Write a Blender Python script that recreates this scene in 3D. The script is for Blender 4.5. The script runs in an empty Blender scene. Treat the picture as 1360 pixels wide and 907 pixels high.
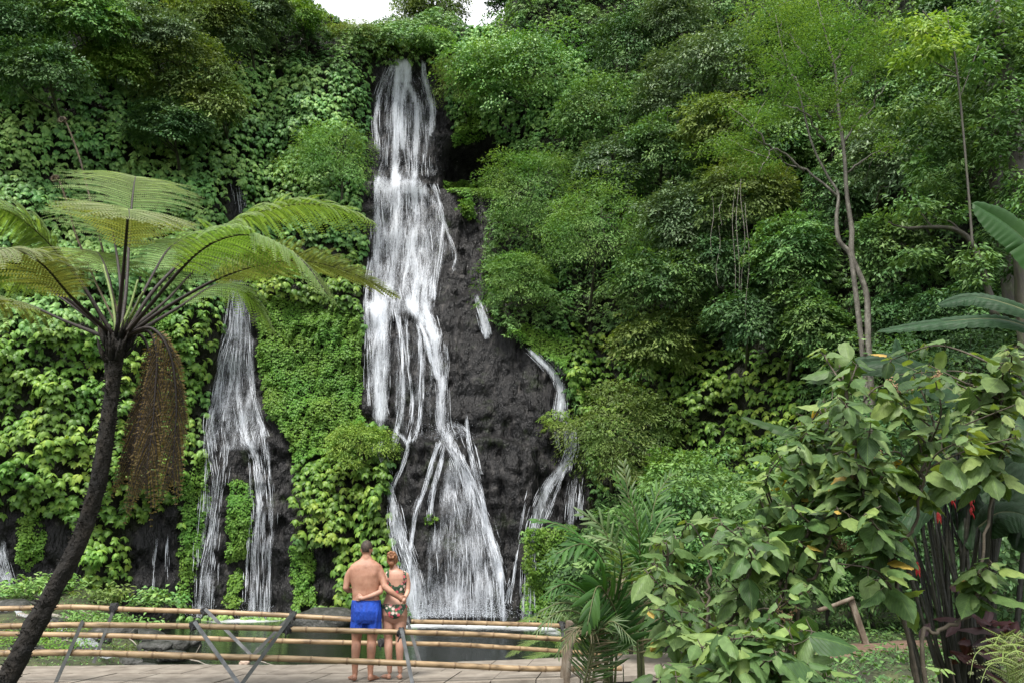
import bpy, bmesh, math, random
import numpy as np
from mathutils import Vector
from math import radians, pi

# ------------------------------------------------------------------ scene, camera model
SC = bpy.context.scene
COL = SC.collection
RNG = np.random.default_rng(7)
F = 1058.0
PITCH = radians(15.2)
CAMZ = 1.6
CP, SP = math.cos(PITCH), math.sin(PITCH)

def ray(px, py):
    a = (np.asarray(px, float) - 680.0) / F
    b = (453.5 - np.asarray(py, float)) / F
    a, b = np.broadcast_arrays(a, b)
    return np.stack([a, CP - b * SP, SP + b * CP], -1)

def at(px, py, Y):
    """world point seen at photo pixel (px, py) at distance Y in front of the viewer"""
    d = ray(px, py)
    return np.array([0, 0, CAMZ]) + d * (np.asarray(Y, float) / d[..., 1])[..., None]

def gp(px, py, z=0.0):
    d = ray(px, py)
    return np.array([0, 0, CAMZ]) + d * ((z - CAMZ) / d[..., 2])[..., None]

def proj(P):
    P = np.asarray(P, float)
    x = P[..., 0]; y = P[..., 1]; z = P[..., 2] - CAMZ
    dep = y * CP + z * SP
    up = -y * SP + z * CP
    dep = np.maximum(dep, .05)
    return 680 + F * x / dep, 453.5 - F * up / dep

# ------------------------------------------------------------------ noise
def _hash(ix, iy, s):
    h = (ix.astype(np.int64) * 374761393 + iy.astype(np.int64) * 668265263 + s * 1442695041) & 0x7fffffff
    h = ((h ^ (h >> 13)) * 1274126177) & 0x7fffffff
    h = h ^ (h >> 16)
    return (h & 0xffff) / 65535.0

def vn(x, y, s=0):
    x = np.asarray(x, float); y = np.asarray(y, float)
    ix = np.floor(x); iy = np.floor(y)
    fx = x - ix; fy = y - iy
    fx = fx * fx * (3 - 2 * fx); fy = fy * fy * (3 - 2 * fy)
    a = _hash(ix, iy, s); b = _hash(ix + 1, iy, s)
    c = _hash(ix, iy + 1, s); d = _hash(ix + 1, iy + 1, s)
    return (a + (b - a) * fx) * (1 - fy) + (c + (d - c) * fx) * fy

def fbm(x, y, s=0, o=4):
    t = 0; a = .5; n = 0
    for i in range(o):
        t = t + a * vn(x * 2 ** i, y * 2 ** i, s + 17 * i); n += a; a *= .5
    return t / n

def sm(a, b, x):
    t = np.clip((x - a) / (b - a), 0, 1)
    return t * t * (3 - 2 * t)

def inpoly(px, py, poly):
    px = np.asarray(px); py = np.asarray(py)
    r = np.zeros(px.shape, bool)
    n = len(poly)
    for i in range(n):
        x1, y1 = poly[i]; x2, y2 = poly[(i + 1) % n]
        if y1 == y2: continue
        c = ((y1 > py) != (y2 > py)) & (px < (x2 - x1) * (py - y1) / (y2 - y1) + x1)
        r ^= c
    return r

def nrm(v):
    return v / np.maximum(np.linalg.norm(v, axis=-1, keepdims=True), 1e-9)

# ------------------------------------------------------------------ mesh collecting
class MB:
    def __init__(s):
        s.v = []; s.r = []; s.uv = []; s.fl = []; s.fs = []; s.mi = []; s.n = 0; s.sm = []
    def add(s, v, faces, rnd=0.5, uv=None, mat=0, smooth=True):
        """faces: list of index arrays (k, m) each with constant m"""
        v = np.asarray(v, float).reshape(-1, 3)
        s.v.append(v)
        s.r.append(np.broadcast_to(np.asarray(rnd, float), (len(v),)).copy())
        s.uv.append(np.zeros((len(v), 2)) if uv is None else np.asarray(uv, float).reshape(-1, 2))
        for f in faces:
            f = np.asarray(f, np.int64)
            if f.size == 0: continue
            s.fl.append((f + s.n).ravel())
            s.fs.append(np.full(len(f), f.shape[1], np.int32))
            s.mi.append(np.full(len(f), mat, np.int32))
            s.sm.append(np.full(len(f), smooth, bool))
        s.n += len(v)
    def build(s, name, mats, parent=None, **props):
        me = bpy.data.meshes.new(name)
        if s.v:
            v = np.concatenate(s.v); fl = np.concatenate(s.fl); fs = np.concatenate(s.fs)
            me.vertices.add(len(v)); me.vertices.foreach_set('co', v.astype(np.float32).ravel())
            me.loops.add(len(fl)); me.loops.foreach_set('vertex_index', fl.astype(np.int32))
            me.polygons.add(len(fs))
            st = np.concatenate([[0], np.cumsum(fs)[:-1]]).astype(np.int32)
            me.polygons.foreach_set('loop_start', st)
            me.polygons.foreach_set('loop_total', fs)
            me.polygons.foreach_set('material_index', np.concatenate(s.mi))
            me.polygons.foreach_set('use_smooth', np.concatenate(s.sm))
            a = me.attributes.new('rnd', 'FLOAT', 'POINT'); a.data.foreach_set('value', np.concatenate(s.r).astype(np.float32))
            a = me.attributes.new('luv', 'FLOAT2', 'POINT'); a.data.foreach_set('vector', np.concatenate(s.uv).astype(np.float32).ravel())
            me.update(calc_edges=True); me.validate()
        for m in (mats if isinstance(mats, (list, tuple)) else [mats]):
            me.materials.append(m)
        o = bpy.data.objects.new(name, me); COL.objects.link(o)
        if parent is not None: o.parent = parent
        for k, w in props.items(): o[k] = w
        return o

def thing(name, label, cat, group=None, loc=(0, 0, 0), kind=None):
    o = bpy.data.objects.new(name, None); COL.objects.link(o)
    o.location = loc; o.empty_display_size = .2
    o['label'] = label; o['category'] = cat
    if group: o['group'] = group
    if kind: o['kind'] = kind
    return o

def tag(o, label, cat, group=None, kind=None):
    o['label'] = label; o['category'] = cat
    if group: o['group'] = group
    if kind: o['kind'] = kind
    return o

# ------------------------------------------------------------------ shapes
def spline(pts, n):
    """Catmull-Rom through pts (k, d) -> (n, d)"""
    P = np.asarray(pts, float)
    if len(P) == 2:
        t = np.linspace(0, 1, n)[:, None]
        return P[0] * (1 - t) + P[1] * t
    P = np.vstack([2 * P[0] - P[1], P, 2 * P[-1] - P[-2]])
    k = len(P) - 3
    u = np.linspace(0, k - 1e-6, n)
    i = np.floor(u).astype(int); t = (u - i)[:, None]
    a, b, c, d = P[i], P[i + 1], P[i + 2], P[i + 3]
    return .5 * ((2 * b) + (-a + c) * t + (2 * a - 5 * b + 4 * c - d) * t ** 2 + (-a + 3 * b - 3 * c + d) * t ** 3)

def frames(P):
    T = nrm(np.gradient(P, axis=0))
    ref = np.array([0.13, 0.31, 0.94]); 
    if abs(T[0] @ ref) > .9: ref = np.array([.94, .31, .13])
    N = np.zeros_like(P); n = ref - T[0] * (ref @ T[0]); n /= np.linalg.norm(n)
    for i in range(len(P)):
        n = n - T[i] * (n @ T[i]); n /= max(np.linalg.norm(n), 1e-9); N[i] = n
    return T, N, np.cross(T, N)

def tube(mb, P, R, k=8, rnd=.5, mat=0, rough=0., cap=True, seed=0, ry=None):
    P = np.asarray(P, float); n = len(P)
    R = np.broadcast_to(np.asarray(R, float), (n,))
    T, N, B = frames(P)
    a = np.arange(k) * 2 * pi / k
    rr = R[:, None] * np.ones((1, k))
    if rough:
        L = np.cumsum(np.r_[0, np.linalg.norm(np.diff(P, axis=0), axis=1)])
        rr = rr * (1 + rough * (fbm(a[None, :] * 2.2 + 40, L[:, None] * 6, seed, 3) - .5) * 2)
    r2 = rr if ry is None else np.broadcast_to(np.asarray(ry, float), (n,))[:, None] * np.ones((1, k))
    V = P[:, None] + (N[:, None] * (np.cos(a)[None, :] * rr)[..., None]) + (B[:, None] * (np.sin(a)[None, :] * r2)[..., None])
    idx = np.arange(n * k).reshape(n, k)
    q = np.stack([idx[:-1], np.roll(idx, -1, 1)[:-1], np.roll(idx, -1, 1)[1:], idx[1:]], -1).reshape(-1, 4)
    L = np.cumsum(np.r_[0, np.linalg.norm(np.diff(P, axis=0), axis=1)])
    uv = np.stack([np.tile(np.arange(k) / k, (n, 1)), np.tile(L[:, None], (1, k))], -1)
    fs = [q]
    mb.add(V.reshape(-1, 3), fs, rnd, uv.reshape(-1, 2), mat)
    if cap:
        b0 = mb.n - n * k
        mb.fl.append(np.arange(k)[::-1] + b0); mb.fs.append(np.array([k], np.int32)); mb.mi.append(np.array([mat], np.int32)); mb.sm.append(np.array([False]))
        mb.fl.append(np.arange(k) + b0 + (n - 1) * k); mb.fs.append(np.array([k], np.int32)); mb.mi.append(np.array([mat], np.int32)); mb.sm.append(np.array([False]))

def box(mb, c, s, rnd=.5, mat=0, axes=None):
    c = np.asarray(c, float); s = np.asarray(s, float) / 2
    A = np.eye(3) if axes is None else np.asarray(axes, float)
    sg = np.array([[-1, -1, -1], [1, -1, -1], [1, 1, -1], [-1, 1, -1], [-1, -1, 1], [1, -1, 1], [1, 1, 1], [-1, 1, 1]])
    v = c + (sg * s) @ A
    f = np.array([[0, 3, 2, 1], [4, 5, 6, 7], [0, 1, 5, 4], [1, 2, 6, 5], [2, 3, 7, 6], [3, 0, 4, 7]])
    mb.add(v, [f], rnd, None, mat, smooth=False)

# leaf templates: x along the leaf (0..1), y across (-.5..5 scaled by width), z along the leaf's normal
def T_rhomb():
    v = np.array([[0, 0, 0], [.42, .5, -.1], [1, 0, -.12], [.42, -.5, -.1]], float)
    return v, [np.array([[0, 3, 2], [0, 2, 1]])]

def T_ovate():
    v = np.array([[0, 0, 0], [.38, 0, .02], [.72, 0, -.08], [1.05, 0, -.34],
                  [.12, .36, -.06], [.42, .5, -.12], [.76, .26, -.22],
                  [.12, -.36, -.06], [.42, -.5, -.12], [.76, -.26, -.22]], float)
    q = np.array([[0, 1, 5, 4], [1, 2, 6, 5], [0, 7, 8, 1], [1, 8, 9, 2]])
    t = np.array([[2, 3, 6], [2, 9, 3]])
    return v, [q, t]

def T_strip(nseg=4):
    x = np.linspace(0, 1, nseg + 1)
    w = np.sin(np.clip(x * .93 + .07, 0, 1) * pi) ** .6 * .5
    z = -.35 * x ** 2
    v = []
    for i in range(nseg + 1):
        v += [[x[i], w[i], z[i] - .1 * w[i]], [x[i], 0, z[i]], [x[i], -w[i], z[i] - .1 * w[i]]]
    q = []
    for i in range(nseg):
        a = i * 3
        q += [[a, a + 1, a + 4, a + 3], [a + 1, a + 2, a + 5, a + 4]]
    return np.array(v, float), [np.array(q)[:, ::-1]]

def T_big(nx=9, ny=3, droop=.28, fold=.22, shape=(.62, .95), wav=.03):
    """broad pointed leaf: grid with a midrib crease, pinched side veins and a drooping tip"""
    x = np.linspace(0, 1, nx)
    w = (x + .004) ** shape[0] * (1 - x) ** shape[1]
    w = w / w.max() * .5
    w[-1] = 0.004; w[0] = .03
    v = []; q = []; uv = []
    m = 2 * ny + 1
    for i in range(nx):
        for j in range(m):
            s = (j - ny) / ny
            z = -droop * x[i] ** 1.8 - fold * abs(s) * w[i] * 1.2 + wav * math.sin(i * 2.4 + (1.3 if s > 0 else 0)) * abs(s) * (0.4 + w[i])
            v.append([x[i] - .07 * abs(s) * (1 - x[i]) * (x[i] < .4), s * w[i], z])
            uv.append([x[i], s * w[i] * 2])
    for i in range(nx - 1):
        for j in range(m - 1):
            a = i * m + j
            q.append([a, a + m, a + m + 1, a + 1])
    return np.array(v, float), [np.array(q)], np.array(uv)

def leaves(mb, C, D, N, L, W, tpl, rnd, mat=0, thick=1.0, smooth=True):
    """place one template leaf at each C, tip towards D, upper side towards N"""
    tv, tf = tpl[0], tpl[1]
    C = np.asarray(C, float); n = len(C)
    if n == 0: return
    D = nrm(D); Y = nrm(np.cross(N, D)); Z = np.cross(D, Y)
    L = np.broadcast_to(np.asarray(L, float), (n,))[:, None, None]
    W = np.broadcast_to(np.asarray(W, float), (n,))[:, None, None]
    V = C[:, None] + D[:, None] * tv[None, :, 0:1] * L + Y[:, None] * tv[None, :, 1:2] * W + Z[:, None] * tv[None, :, 2:3] * L * thick
    k = len(tv)
    off = (np.arange(n) * k)[:, None, None]
    fs = [(f[None] + off).reshape(-1, f.shape[1]) for f in tf]
    uv = tpl[2] if len(tpl) > 2 else np.stack([tv[:, 0], tv[:, 1] * 2], -1)
    mb.add(V.reshape(-1, 3), fs, np.repeat(np.broadcast_to(rnd, (n,)), k), np.tile(uv, (n, 1)), mat, smooth)

RH, OV, ST = T_rhomb(), T_ovate(), T_strip()

# ------------------------------------------------------------------ materials
def mat_new(name):
    m = bpy.data.materials.new(name); m.use_nodes = True
    nt = m.node_tree; nt.nodes.clear()
    out = nt.nodes.new('ShaderNodeOutputMaterial')
    return m, nt, out

def nd(nt, t, **kw):
    n = nt.nodes.new(t)
    for k, v in kw.items():
        if k.startswith('i_'):
            key = k[2:].replace('_', ' ')
            n.inputs[key].default_value = v
        else:
            setattr(n, k, v)
    return n

def ramp(nt, stops, interp='LINEAR'):
    r = nt.nodes.new('ShaderNodeValToRGB'); r.color_ramp.interpolation = interp
    e = r.color_ramp.elements
    while len(e) > 1: e.remove(e[0])
    for i, (p, c) in enumerate(stops):
        x = e[0] if i == 0 else e.new(p)
        x.position = p; x.color = (*c[:3], 1)
    return r

def leafmat(name, cols, rough=.5, trans=.25, sat=.93, spec=.5, back=None, veins=False, dead=None, bump=0):
    m, nt, out = mat_new(name)
    L = nt.links.new
    at_ = nd(nt, 'ShaderNodeAttribute', attribute_name='rnd')
    oi = nd(nt, 'ShaderNodeObjectInfo')
    n = len(cols)
    rp = ramp(nt, [(i / max(n - 1, 1), c) for i, c in enumerate(cols)])
    L(at_.outputs['Fac'], rp.inputs['Fac'])
    hs = nd(nt, 'ShaderNodeHueSaturation')
    mr = nd(nt, 'ShaderNodeMapRange', i_To_Min=.86, i_To_Max=1.16)
    L(oi.outputs['Random'], mr.inputs['Value']); L(mr.outputs[0], hs.inputs['Value'])
    hs.inputs['Saturation'].default_value = sat
    # patchy natural tint over the plant
    geo = nd(nt, 'ShaderNodeNewGeometry')
    nz = nd(nt, 'ShaderNodeTexNoise', i_Scale=.55, i_Detail=2.0)
    L(geo.outputs['Position'], nz.inputs['Vector'])
    mh = nd(nt, 'ShaderNodeMapRange', i_From_Min=.3, i_From_Max=.7, i_To_Min=.477, i_To_Max=.512)
    L(nz.outputs['Fac'], mh.inputs['Value']); L(mh.outputs[0], hs.inputs['Hue'])
    L(rp.outputs['Color'], hs.inputs['Color'])
    col = hs.outputs['Color']
    nrm_in = None
    if veins:
        uv = nd(nt, 'ShaderNodeAttribute', attribute_name='luv')
        sep = nd(nt, 'ShaderNodeSeparateXYZ'); L(uv.outputs['Vector'], sep.inputs[0])
        ab = nd(nt, 'ShaderNodeMath', operation='ABSOLUTE'); L(sep.outputs['Y'], ab.inputs[0])
        # side veins run forward from the midrib
        s1 = nd(nt, 'ShaderNodeMath', operation='MULTIPLY_ADD'); L(ab.outputs[0], s1.inputs[0]); s1.inputs[1].default_value = -.42; L(sep.outputs['X'], s1.inputs[2])
        s2 = nd(nt, 'ShaderNodeMath', operation='MULTIPLY'); L(s1.outputs[0], s2.inputs[0]); s2.inputs[1].default_value = 9.0
        s3 = nd(nt, 'ShaderNodeMath', operation='FRACT'); L(s2.outputs[0], s3.inputs[0])
        s4 = nd(nt, 'ShaderNodeMath', operation='PINGPONG'); L(s3.outputs[0], s4.inputs[0]); s4.inputs[1].default_value = .5
        v1 = nd(nt, 'ShaderNodeMapRange', i_From_Min=.0, i_From_Max=.1, i_To_Min=1.0, i_To_Max=0.0); L(s4.outputs[0], v1.inputs['Value'])
        v2 = nd(nt, 'ShaderNodeMapRange', i_From_Min=.015, i_From_Max=.05, i_To_Min=1.0, i_To_Max=0.0); L(ab.outputs[0], v2.inputs['Value'])
        vm = nd(nt, 'ShaderNodeMath', operation='MAXIMUM'); L(v1.outputs[0], vm.inputs[0]); L(v2.outputs[0], vm.inputs[1])
        mx = nd(nt, 'ShaderNodeMix', data_type='RGBA'); 
        ml = nd(nt, 'ShaderNodeMath', operation='MULTIPLY', ); L(vm.outputs[0], ml.inputs[0]); ml.inputs[1].default_value = .13
        L(ml.outputs[0], mx.inputs['Factor']); L(col, mx.inputs['A']); mx.inputs['B'].default_value = (*[min(1, c * 1.9 + .02) for c in cols[-1]], 1)
        # blotches
        b1 = nd(nt, 'ShaderNodeTexNoise', i_Scale=38.0, i_Detail=3.0); L(geo.outputs['Position'], b1.inputs['Vector'])
        b2 = nd(nt, 'ShaderNodeMapRange', i_From_Min=.3, i_From_Max=.7, i_To_Min=.78, i_To_Max=1.15); L(b1.outputs['Fac'], b2.inputs['Value'])
        mx2 = nd(nt, 'ShaderNodeMix', data_type='RGBA', blend_type='MULTIPLY'); mx2.inputs['Factor'].default_value = 1
        L(mx.outputs['Result'], mx2.inputs['A']); L(b2.outputs[0], mx2.inputs['B'])
        col = mx2.outputs['Result']
        bp = nd(nt, 'ShaderNodeBump', i_Strength=.5, i_Distance=.004); bp.invert = True
        L(vm.outputs[0], bp.inputs['Height']); nrm_in = bp.outputs[0]
    p = nd(nt, 'ShaderNodeBsdfPrincipled', i_Roughness=rough)
    p.inputs['Specular IOR Level'].default_value = spec
    L(col, p.inputs['Base Color'])
    if nrm_in: L(nrm_in, p.inputs['Normal'])
    tr = nd(nt, 'ShaderNodeBsdfTranslucent')
    tc = nd(nt, 'ShaderNodeMix', data_type='RGBA', blend_type='MULTIPLY'); tc.inputs['Factor'].default_value = 1
    L(col, tc.inputs['A']); tc.inputs['B'].default_value = (1.5, 1.5, .5, 1)
    L(tc.outputs['Result'], tr.inputs['Color'])
    ms = nd(nt, 'ShaderNodeMixShader'); ms.inputs[0].default_value = trans
    L(p.outputs[0], ms.inputs[1]); L(tr.outputs[0], ms.inputs[2]); L(ms.outputs[0], out.inputs[0])
    return m

def noisemat(name, stops, scale=5, detail=5, rough=(.5, .8), bump=.3, bdist=.02, coords='Object', stretch=(1, 1, 1), spec=.5, metal=0, extra=None):
    m, nt, out = mat_new(name); L = nt.links.new
    tc = nd(nt, 'ShaderNodeTexCoord'); mp = nd(nt, 'ShaderNodeMapping'); mp.inputs['Scale'].default_value = stretch
    L(tc.outputs[coords], mp.inputs['Vector'])
    nz = nd(nt, 'ShaderNodeTexNoise', i_Scale=scale, i_Detail=detail, i_Roughness=.62); L(mp.outputs[0], nz.inputs['Vector'])
    rp = ramp(nt, stops); L(nz.outputs['Fac'], rp.inputs['Fac'])
    p = nd(nt, 'ShaderNodeBsdfPrincipled'); p.inputs['Metallic'].default_value = metal
    p.inputs['Specular IOR Level'].default_value = spec
    rr = nd(nt, 'ShaderNodeMapRange', i_From_Min=.3, i_From_Max=.7, i_To_Min=rough[0], i_To_Max=rough[1]); L(nz.outputs['Fac'], rr.inputs['Value'])
    L(rr.outputs[0], p.inputs['Roughness'])
    n2 = nd(nt, 'ShaderNodeTexNoise', i_Scale=scale * 3.1, i_Detail=6.0); L(mp.outputs[0], n2.inputs['Vector'])
    bp = nd(nt, 'ShaderNodeBump', i_Strength=bump, i_Distance=bdist); L(n2.outputs['Fac'], bp.inputs['Height']); L(bp.outputs[0], p.inputs['Normal'])
    col = rp.outputs['Color']
    if extra: col = extra(nt, col, mp, p)
    L(col, p.inputs['Base Color']); L(p.outputs[0], out.inputs[0])
    return m

M = {}
M['T1'] = leafmat('creeper_broad', [(0.056, 0.137, 0.017), (0.102, 0.227, 0.026), (0.173, 0.329, 0.036), (0.286, 0.430, 0.047)], .42, .25, spec=0.3)
M['T2'] = leafmat('creeper_mid', [(0.062, 0.168, 0.041), (0.105, 0.259, 0.056), (0.175, 0.356, 0.073), (0.261, 0.456, 0.104)], .45, .2, spec=0.32)
M['T3'] = leafmat('creeper_small', [(0.065, 0.181, 0.015), (0.108, 0.253, 0.023), (0.163, 0.338, 0.032)], .5, .3, spec=0.25)
M['T4'] = leafmat('forest_leaf', [(0.039, 0.098, 0.026), (0.078, 0.177, 0.045), (0.124, 0.248, 0.060), (0.187, 0.318, 0.093)], .45, .2, spec=0.22)
M['fine'] = leafmat('shrub_fine', [(0.062, 0.158, 0.032), (0.106, 0.234, 0.043), (0.161, 0.317, 0.065), (0.235, 0.398, 0.116)], .5, .28, spec=0.22)
M['olive'] = leafmat('shrub_olive', [(0.075, 0.131, 0.026), (0.137, 0.214, 0.044), (0.212, 0.304, 0.072)], .5, .25, spec=0.22)
M['light'] = leafmat('shrub_light', [(0.099, 0.196, 0.024), (0.165, 0.289, 0.037), (0.264, 0.393, 0.061)], .5, .3, spec=0.25)
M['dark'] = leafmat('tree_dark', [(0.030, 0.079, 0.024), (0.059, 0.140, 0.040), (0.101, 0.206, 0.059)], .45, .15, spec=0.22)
M['pale'] = leafmat('tree_pale', [(0.065, 0.121, 0.048), (0.122, 0.212, 0.087), (0.215, 0.318, 0.151)], .42, .15, spec=0.3)
M['bark'] = noisemat('bark', [(.3, (.02, .017, .012)), (.5, (.05, .045, .03)), (.6, (.05, .06, .025)), (.75, (.13, .125, .1))], 9, stretch=(1, 1, .35), bump=.6)
M['barkpale'] = noisemat('bark_pale', [(.3, (.05, .045, .035)), (.5, (.11, .10, .08)), (.62, (.17, .16, .13)), (.75, (.3, .29, .26))], 9, stretch=(1, 1, .6), bump=.5)
M['stem'] = noisemat('green_stem', [(.3, (.05, .06, .02)), (.7, (.12, .13, .05))], 20)
# ------------------------------------------------------------------ the cliff
X0, X1, Z0, Z1, DX = -42.0, 28.0, -2.5, 44.0, .115
gx = np.arange(X0, X1, DX); gz = np.arange(Z0, Z1, DX)
GX, GZ = np.meshgrid(gx, gz)           # rows z, cols x
_fx = np.arange(-80, 60, .1)
_bx = np.interp(_fx, [-60, -40, -30, -20, -13, -6, 0, 4, 7, 10, 13, 16, 20, 30, 45], [16, 22, 27, 32.5, 36.5, 38, 38, 37, 34, 29.5, 24.5, 18.5, 10, 0, -8])
_k = np.hanning(25); _k /= _k.sum()
_bs = np.convolve(np.pad(_bx, 12, mode='edge'), _k, 'valid')
def base_y(x): return np.interp(x, _fx, _bs)

def cliff_raw(x, z):
    y = base_y(x)
    lean = np.interp(x, [-30, -12, -6, 3, 8, 14], [.16, .12, .11, .13, .3, .5])
    y = y + lean * np.maximum(z, -1)
    # the dark rock dome that the main fall runs over
    inx = np.exp(-(np.abs((x + 1.3) / 4.9)) ** 4)
    y = y - 2.6 * inx * sm(21, 9, z)
    inl = sm(-9.8, -8.4, x) * sm(1.6, .2, x)
    y = y - .7 * sm(6.9, 6.5, z + .25 * np.sin(x * 1.7)) * sm(-7.5, -6, x) * sm(1.5, .5, x)
    y = y + 1.7 * sm(21.6, 22.4, z) * sm(31, 28, z) * inl
    y = y + .5 * sm(14.0, 14.6, z + .5 * np.sin(x * 1.1)) * inx
    y = y + .55 * np.maximum(z - 31.2, 0) * sm(-11.5, -9.5, x) * sm(.8, -.8, x)
    # hollow beside the upper fall
    y = y + 3.4 * np.exp(-np.abs((x + 1.9) / 2.0) ** 4 - np.abs((z - 23.9) / 1.7) ** 4)
    # gully of the second fall
    y = y + .9 * np.exp(-((x + 13.4) / np.interp(z, [0, 14, 20], [2.6, 1.5, .9])) ** 2)
    # big soft bulges
    y = y - 1.5 * (fbm(x * .16 + 3, z * .16, 5, 2) - .5) * 2 * sm(3, 9, np.abs(x + 2))
    return y

def ridge(x): return np.interp(x, [-22, -16, -14, -12, -10, -7, -3, -1.2, .5, 4], [50, 44, 36.5, 33.2, 33.6, 34.6, 35.2, 35.2, 38.5, 50])

def rock_noise(x, z):
    n = (fbm(x * .55, z * .9, 11, 5) - .5) * .9
    crack = np.abs(fbm(x * .9 + 7, z * .45, 23, 4) - .5) * 2
    led = np.abs(((z + 1.2 * fbm(x * .35, z * .2, 31, 3)) * .62) % 1 - .5)
    vert = np.abs(fbm(x * 1.5 + 4, z * .28 + 2, 37, 4) - .5) * 2
    blk = fbm(x * 1.9, z * 1.5, 51, 3) - .5
    return n + .2 * sm(.10, 0, crack) + .34 * sm(.10, 0, vert) + .2 * blk + .28 * (led - .25)

PY = cliff_raw(GX, GZ)
PY = PY + rock_noise(GX, GZ) * .8
GR = ridge(GX)
over = np.maximum(GZ - GR, 0)
PYs = PY + over * 1.1 + over ** 2 * .05

def grid_at(G, x, z):
    u = np.clip((x - X0) / DX, 0, len(gx) - 1.001); v = np.clip((z - Z0) / DX, 0, len(gz) - 1.001)
    i = u.astype(int); j = v.astype(int); fu = u - i; fv = v - j
    return (G[j, i] * (1 - fu) + G[j, i + 1] * fu) * (1 - fv) + (G[j + 1, i] * (1 - fu) + G[j + 1, i + 1] * fu) * fv

def hit(px, py, G=None, y0=10, y1=62, n=260):
    """where the sight line through photo pixel (px, py) first meets the cliff"""
    G = PYs if G is None else G
    d = ray(px, py); sh = d.shape[:-1]; d = d.reshape(-1, 3)
    out = np.zeros_like(d)
    for s in range(0, len(d), 4000):
        dd = d[s:s + 4000]
        t = np.linspace(y0, y1, n)[None, :] / dd[:, 1:2]
        x = dd[:, 0:1] * t; y = dd[:, 1:2] * t; z = CAMZ + dd[:, 2:3] * t
        g = y - grid_at(G, x, z)
        c = (g[:, 1:] > 0) & (g[:, :-1] <= 0)
        k = np.where(c.any(1), c.argmax(1), n - 2)
        r = np.arange(len(dd))
        a = g[r, k]; b = g[r, k + 1]
        f = np.clip(a / np.where(abs(a - b) < 1e-9, 1, a - b), 0, 1)
        tt = t[r, k] * (1 - f) + t[r, k + 1] * f
        out[s:s + 4000] = np.array([0, 0, CAMZ]) + dd * tt[:, None]
    return out.reshape(*sh, 3)

# surface normals (towards the viewer side)
def normals(G):
    gz_, gx_ = np.gradient(G, DX)
    return nrm(np.stack([gx_, -np.ones_like(gx_), gz_], -1)) 
NG = normals(PYs)
def normal_at(NGr, x, z):
    return nrm(np.stack([grid_at(NGr[..., i], x, z) for i in range(3)], -1))

def wet_extra(nt, col, mp, p):
    L = nt.links.new
    geo = nd(nt, 'ShaderNodeNewGeometry')
    # streaks of wet and mineral staining running down the face
    mp2 = nd(nt, 'ShaderNodeMapping'); mp2.inputs['Scale'].default_value = (1.6, 1.6, .16)
    L(geo.outputs['Position'], mp2.inputs['Vector'])
    n1 = nd(nt, 'ShaderNodeTexNoise', i_Scale=1.3, i_Detail=5.0); L(mp2.outputs[0], n1.inputs['Vector'])
    r1 = nd(nt, 'ShaderNodeMapRange', i_From_Min=.42, i_From_Max=.7, i_To_Min=0.0, i_To_Max=.6); L(n1.outputs['Fac'], r1.inputs['Value'])
    mx = nd(nt, 'ShaderNodeMix', data_type='RGBA'); L(r1.outputs[0], mx.inputs['Factor']); L(col, mx.inputs['A']); mx.inputs['B'].default_value = (.022, .021, .021, 1)
    # moss tint
    n2 = nd(nt, 'ShaderNodeTexNoise', i_Scale=.6, i_Detail=8.0, i_Roughness=.75); L(geo.outputs['Position'], n2.inputs['Vector'])
    r2 = nd(nt, 'ShaderNodeMapRange', i_From_Min=.56, i_From_Max=.68, i_To_Min=0.0, i_To_Max=.55); L(n2.outputs['Fac'], r2.inputs['Value'])
    mx2 = nd(nt, 'ShaderNodeMix', data_type='RGBA'); L(r2.outputs[0], mx2.inputs['Factor']); L(mx.outputs['Result'], mx2.inputs['A']); mx2.inputs['B'].default_value = (.03, .045, .015, 1)
    # dark humus where the wall is grown over, also painting shade into leaf gaps
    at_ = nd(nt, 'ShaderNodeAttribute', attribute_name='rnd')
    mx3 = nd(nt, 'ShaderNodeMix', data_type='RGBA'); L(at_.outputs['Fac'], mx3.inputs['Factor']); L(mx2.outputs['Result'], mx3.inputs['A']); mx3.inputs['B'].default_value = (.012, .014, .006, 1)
    return mx3.outputs['Result']
M['rock'] = noisemat('basalt', [(.36, (.003, .003, .0032)), (.5, (.008, .008, .0085)), (.60, (.02, .019, .019)), (.70, (.08, .075, .07))], 2.8, 13, (.2, .55), 1.0, .13, spec=.2, stretch=(1, 1, .45), extra=wet_extra)

# ------------------------------------------------------------------ foliage on the cliff
ROCK_MAIN = [(497, 85), (578, 84), (584, 120), (590, 150), (604, 190), (612, 236), (655, 248), (640, 330), (650, 430), (702, 462), (742, 500), (768, 560), (782, 650), (772, 700), (690, 702), (694, 830), (560, 830), (548, 815), (528, 745), (518, 690), (523, 620), (508, 560), (480, 552), (486, 300), (486, 240), (494, 150)]
ALCOVE = [(606, 196), (650, 180), (676, 215), (660, 250), (606, 242)]
ROCK_L = [(312, 215), (326, 268), (318, 365), (345, 400), (340, 480), (350, 535), (388, 600), (388, 812), (250, 812), (262, 770), (280, 660), (272, 560), (292, 470), (303, 380), (306, 250)]
ROCK_B1 = [(-60, 688), (60, 680), (98, 700), (112, 760), (96, 800), (-60, 800)]
ROCK_B2 = [(176, 700), (236, 668), (240, 830), (170, 830)]
DARK_M = [(418, 722), (442, 730), (445, 800), (418, 800)]
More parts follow.
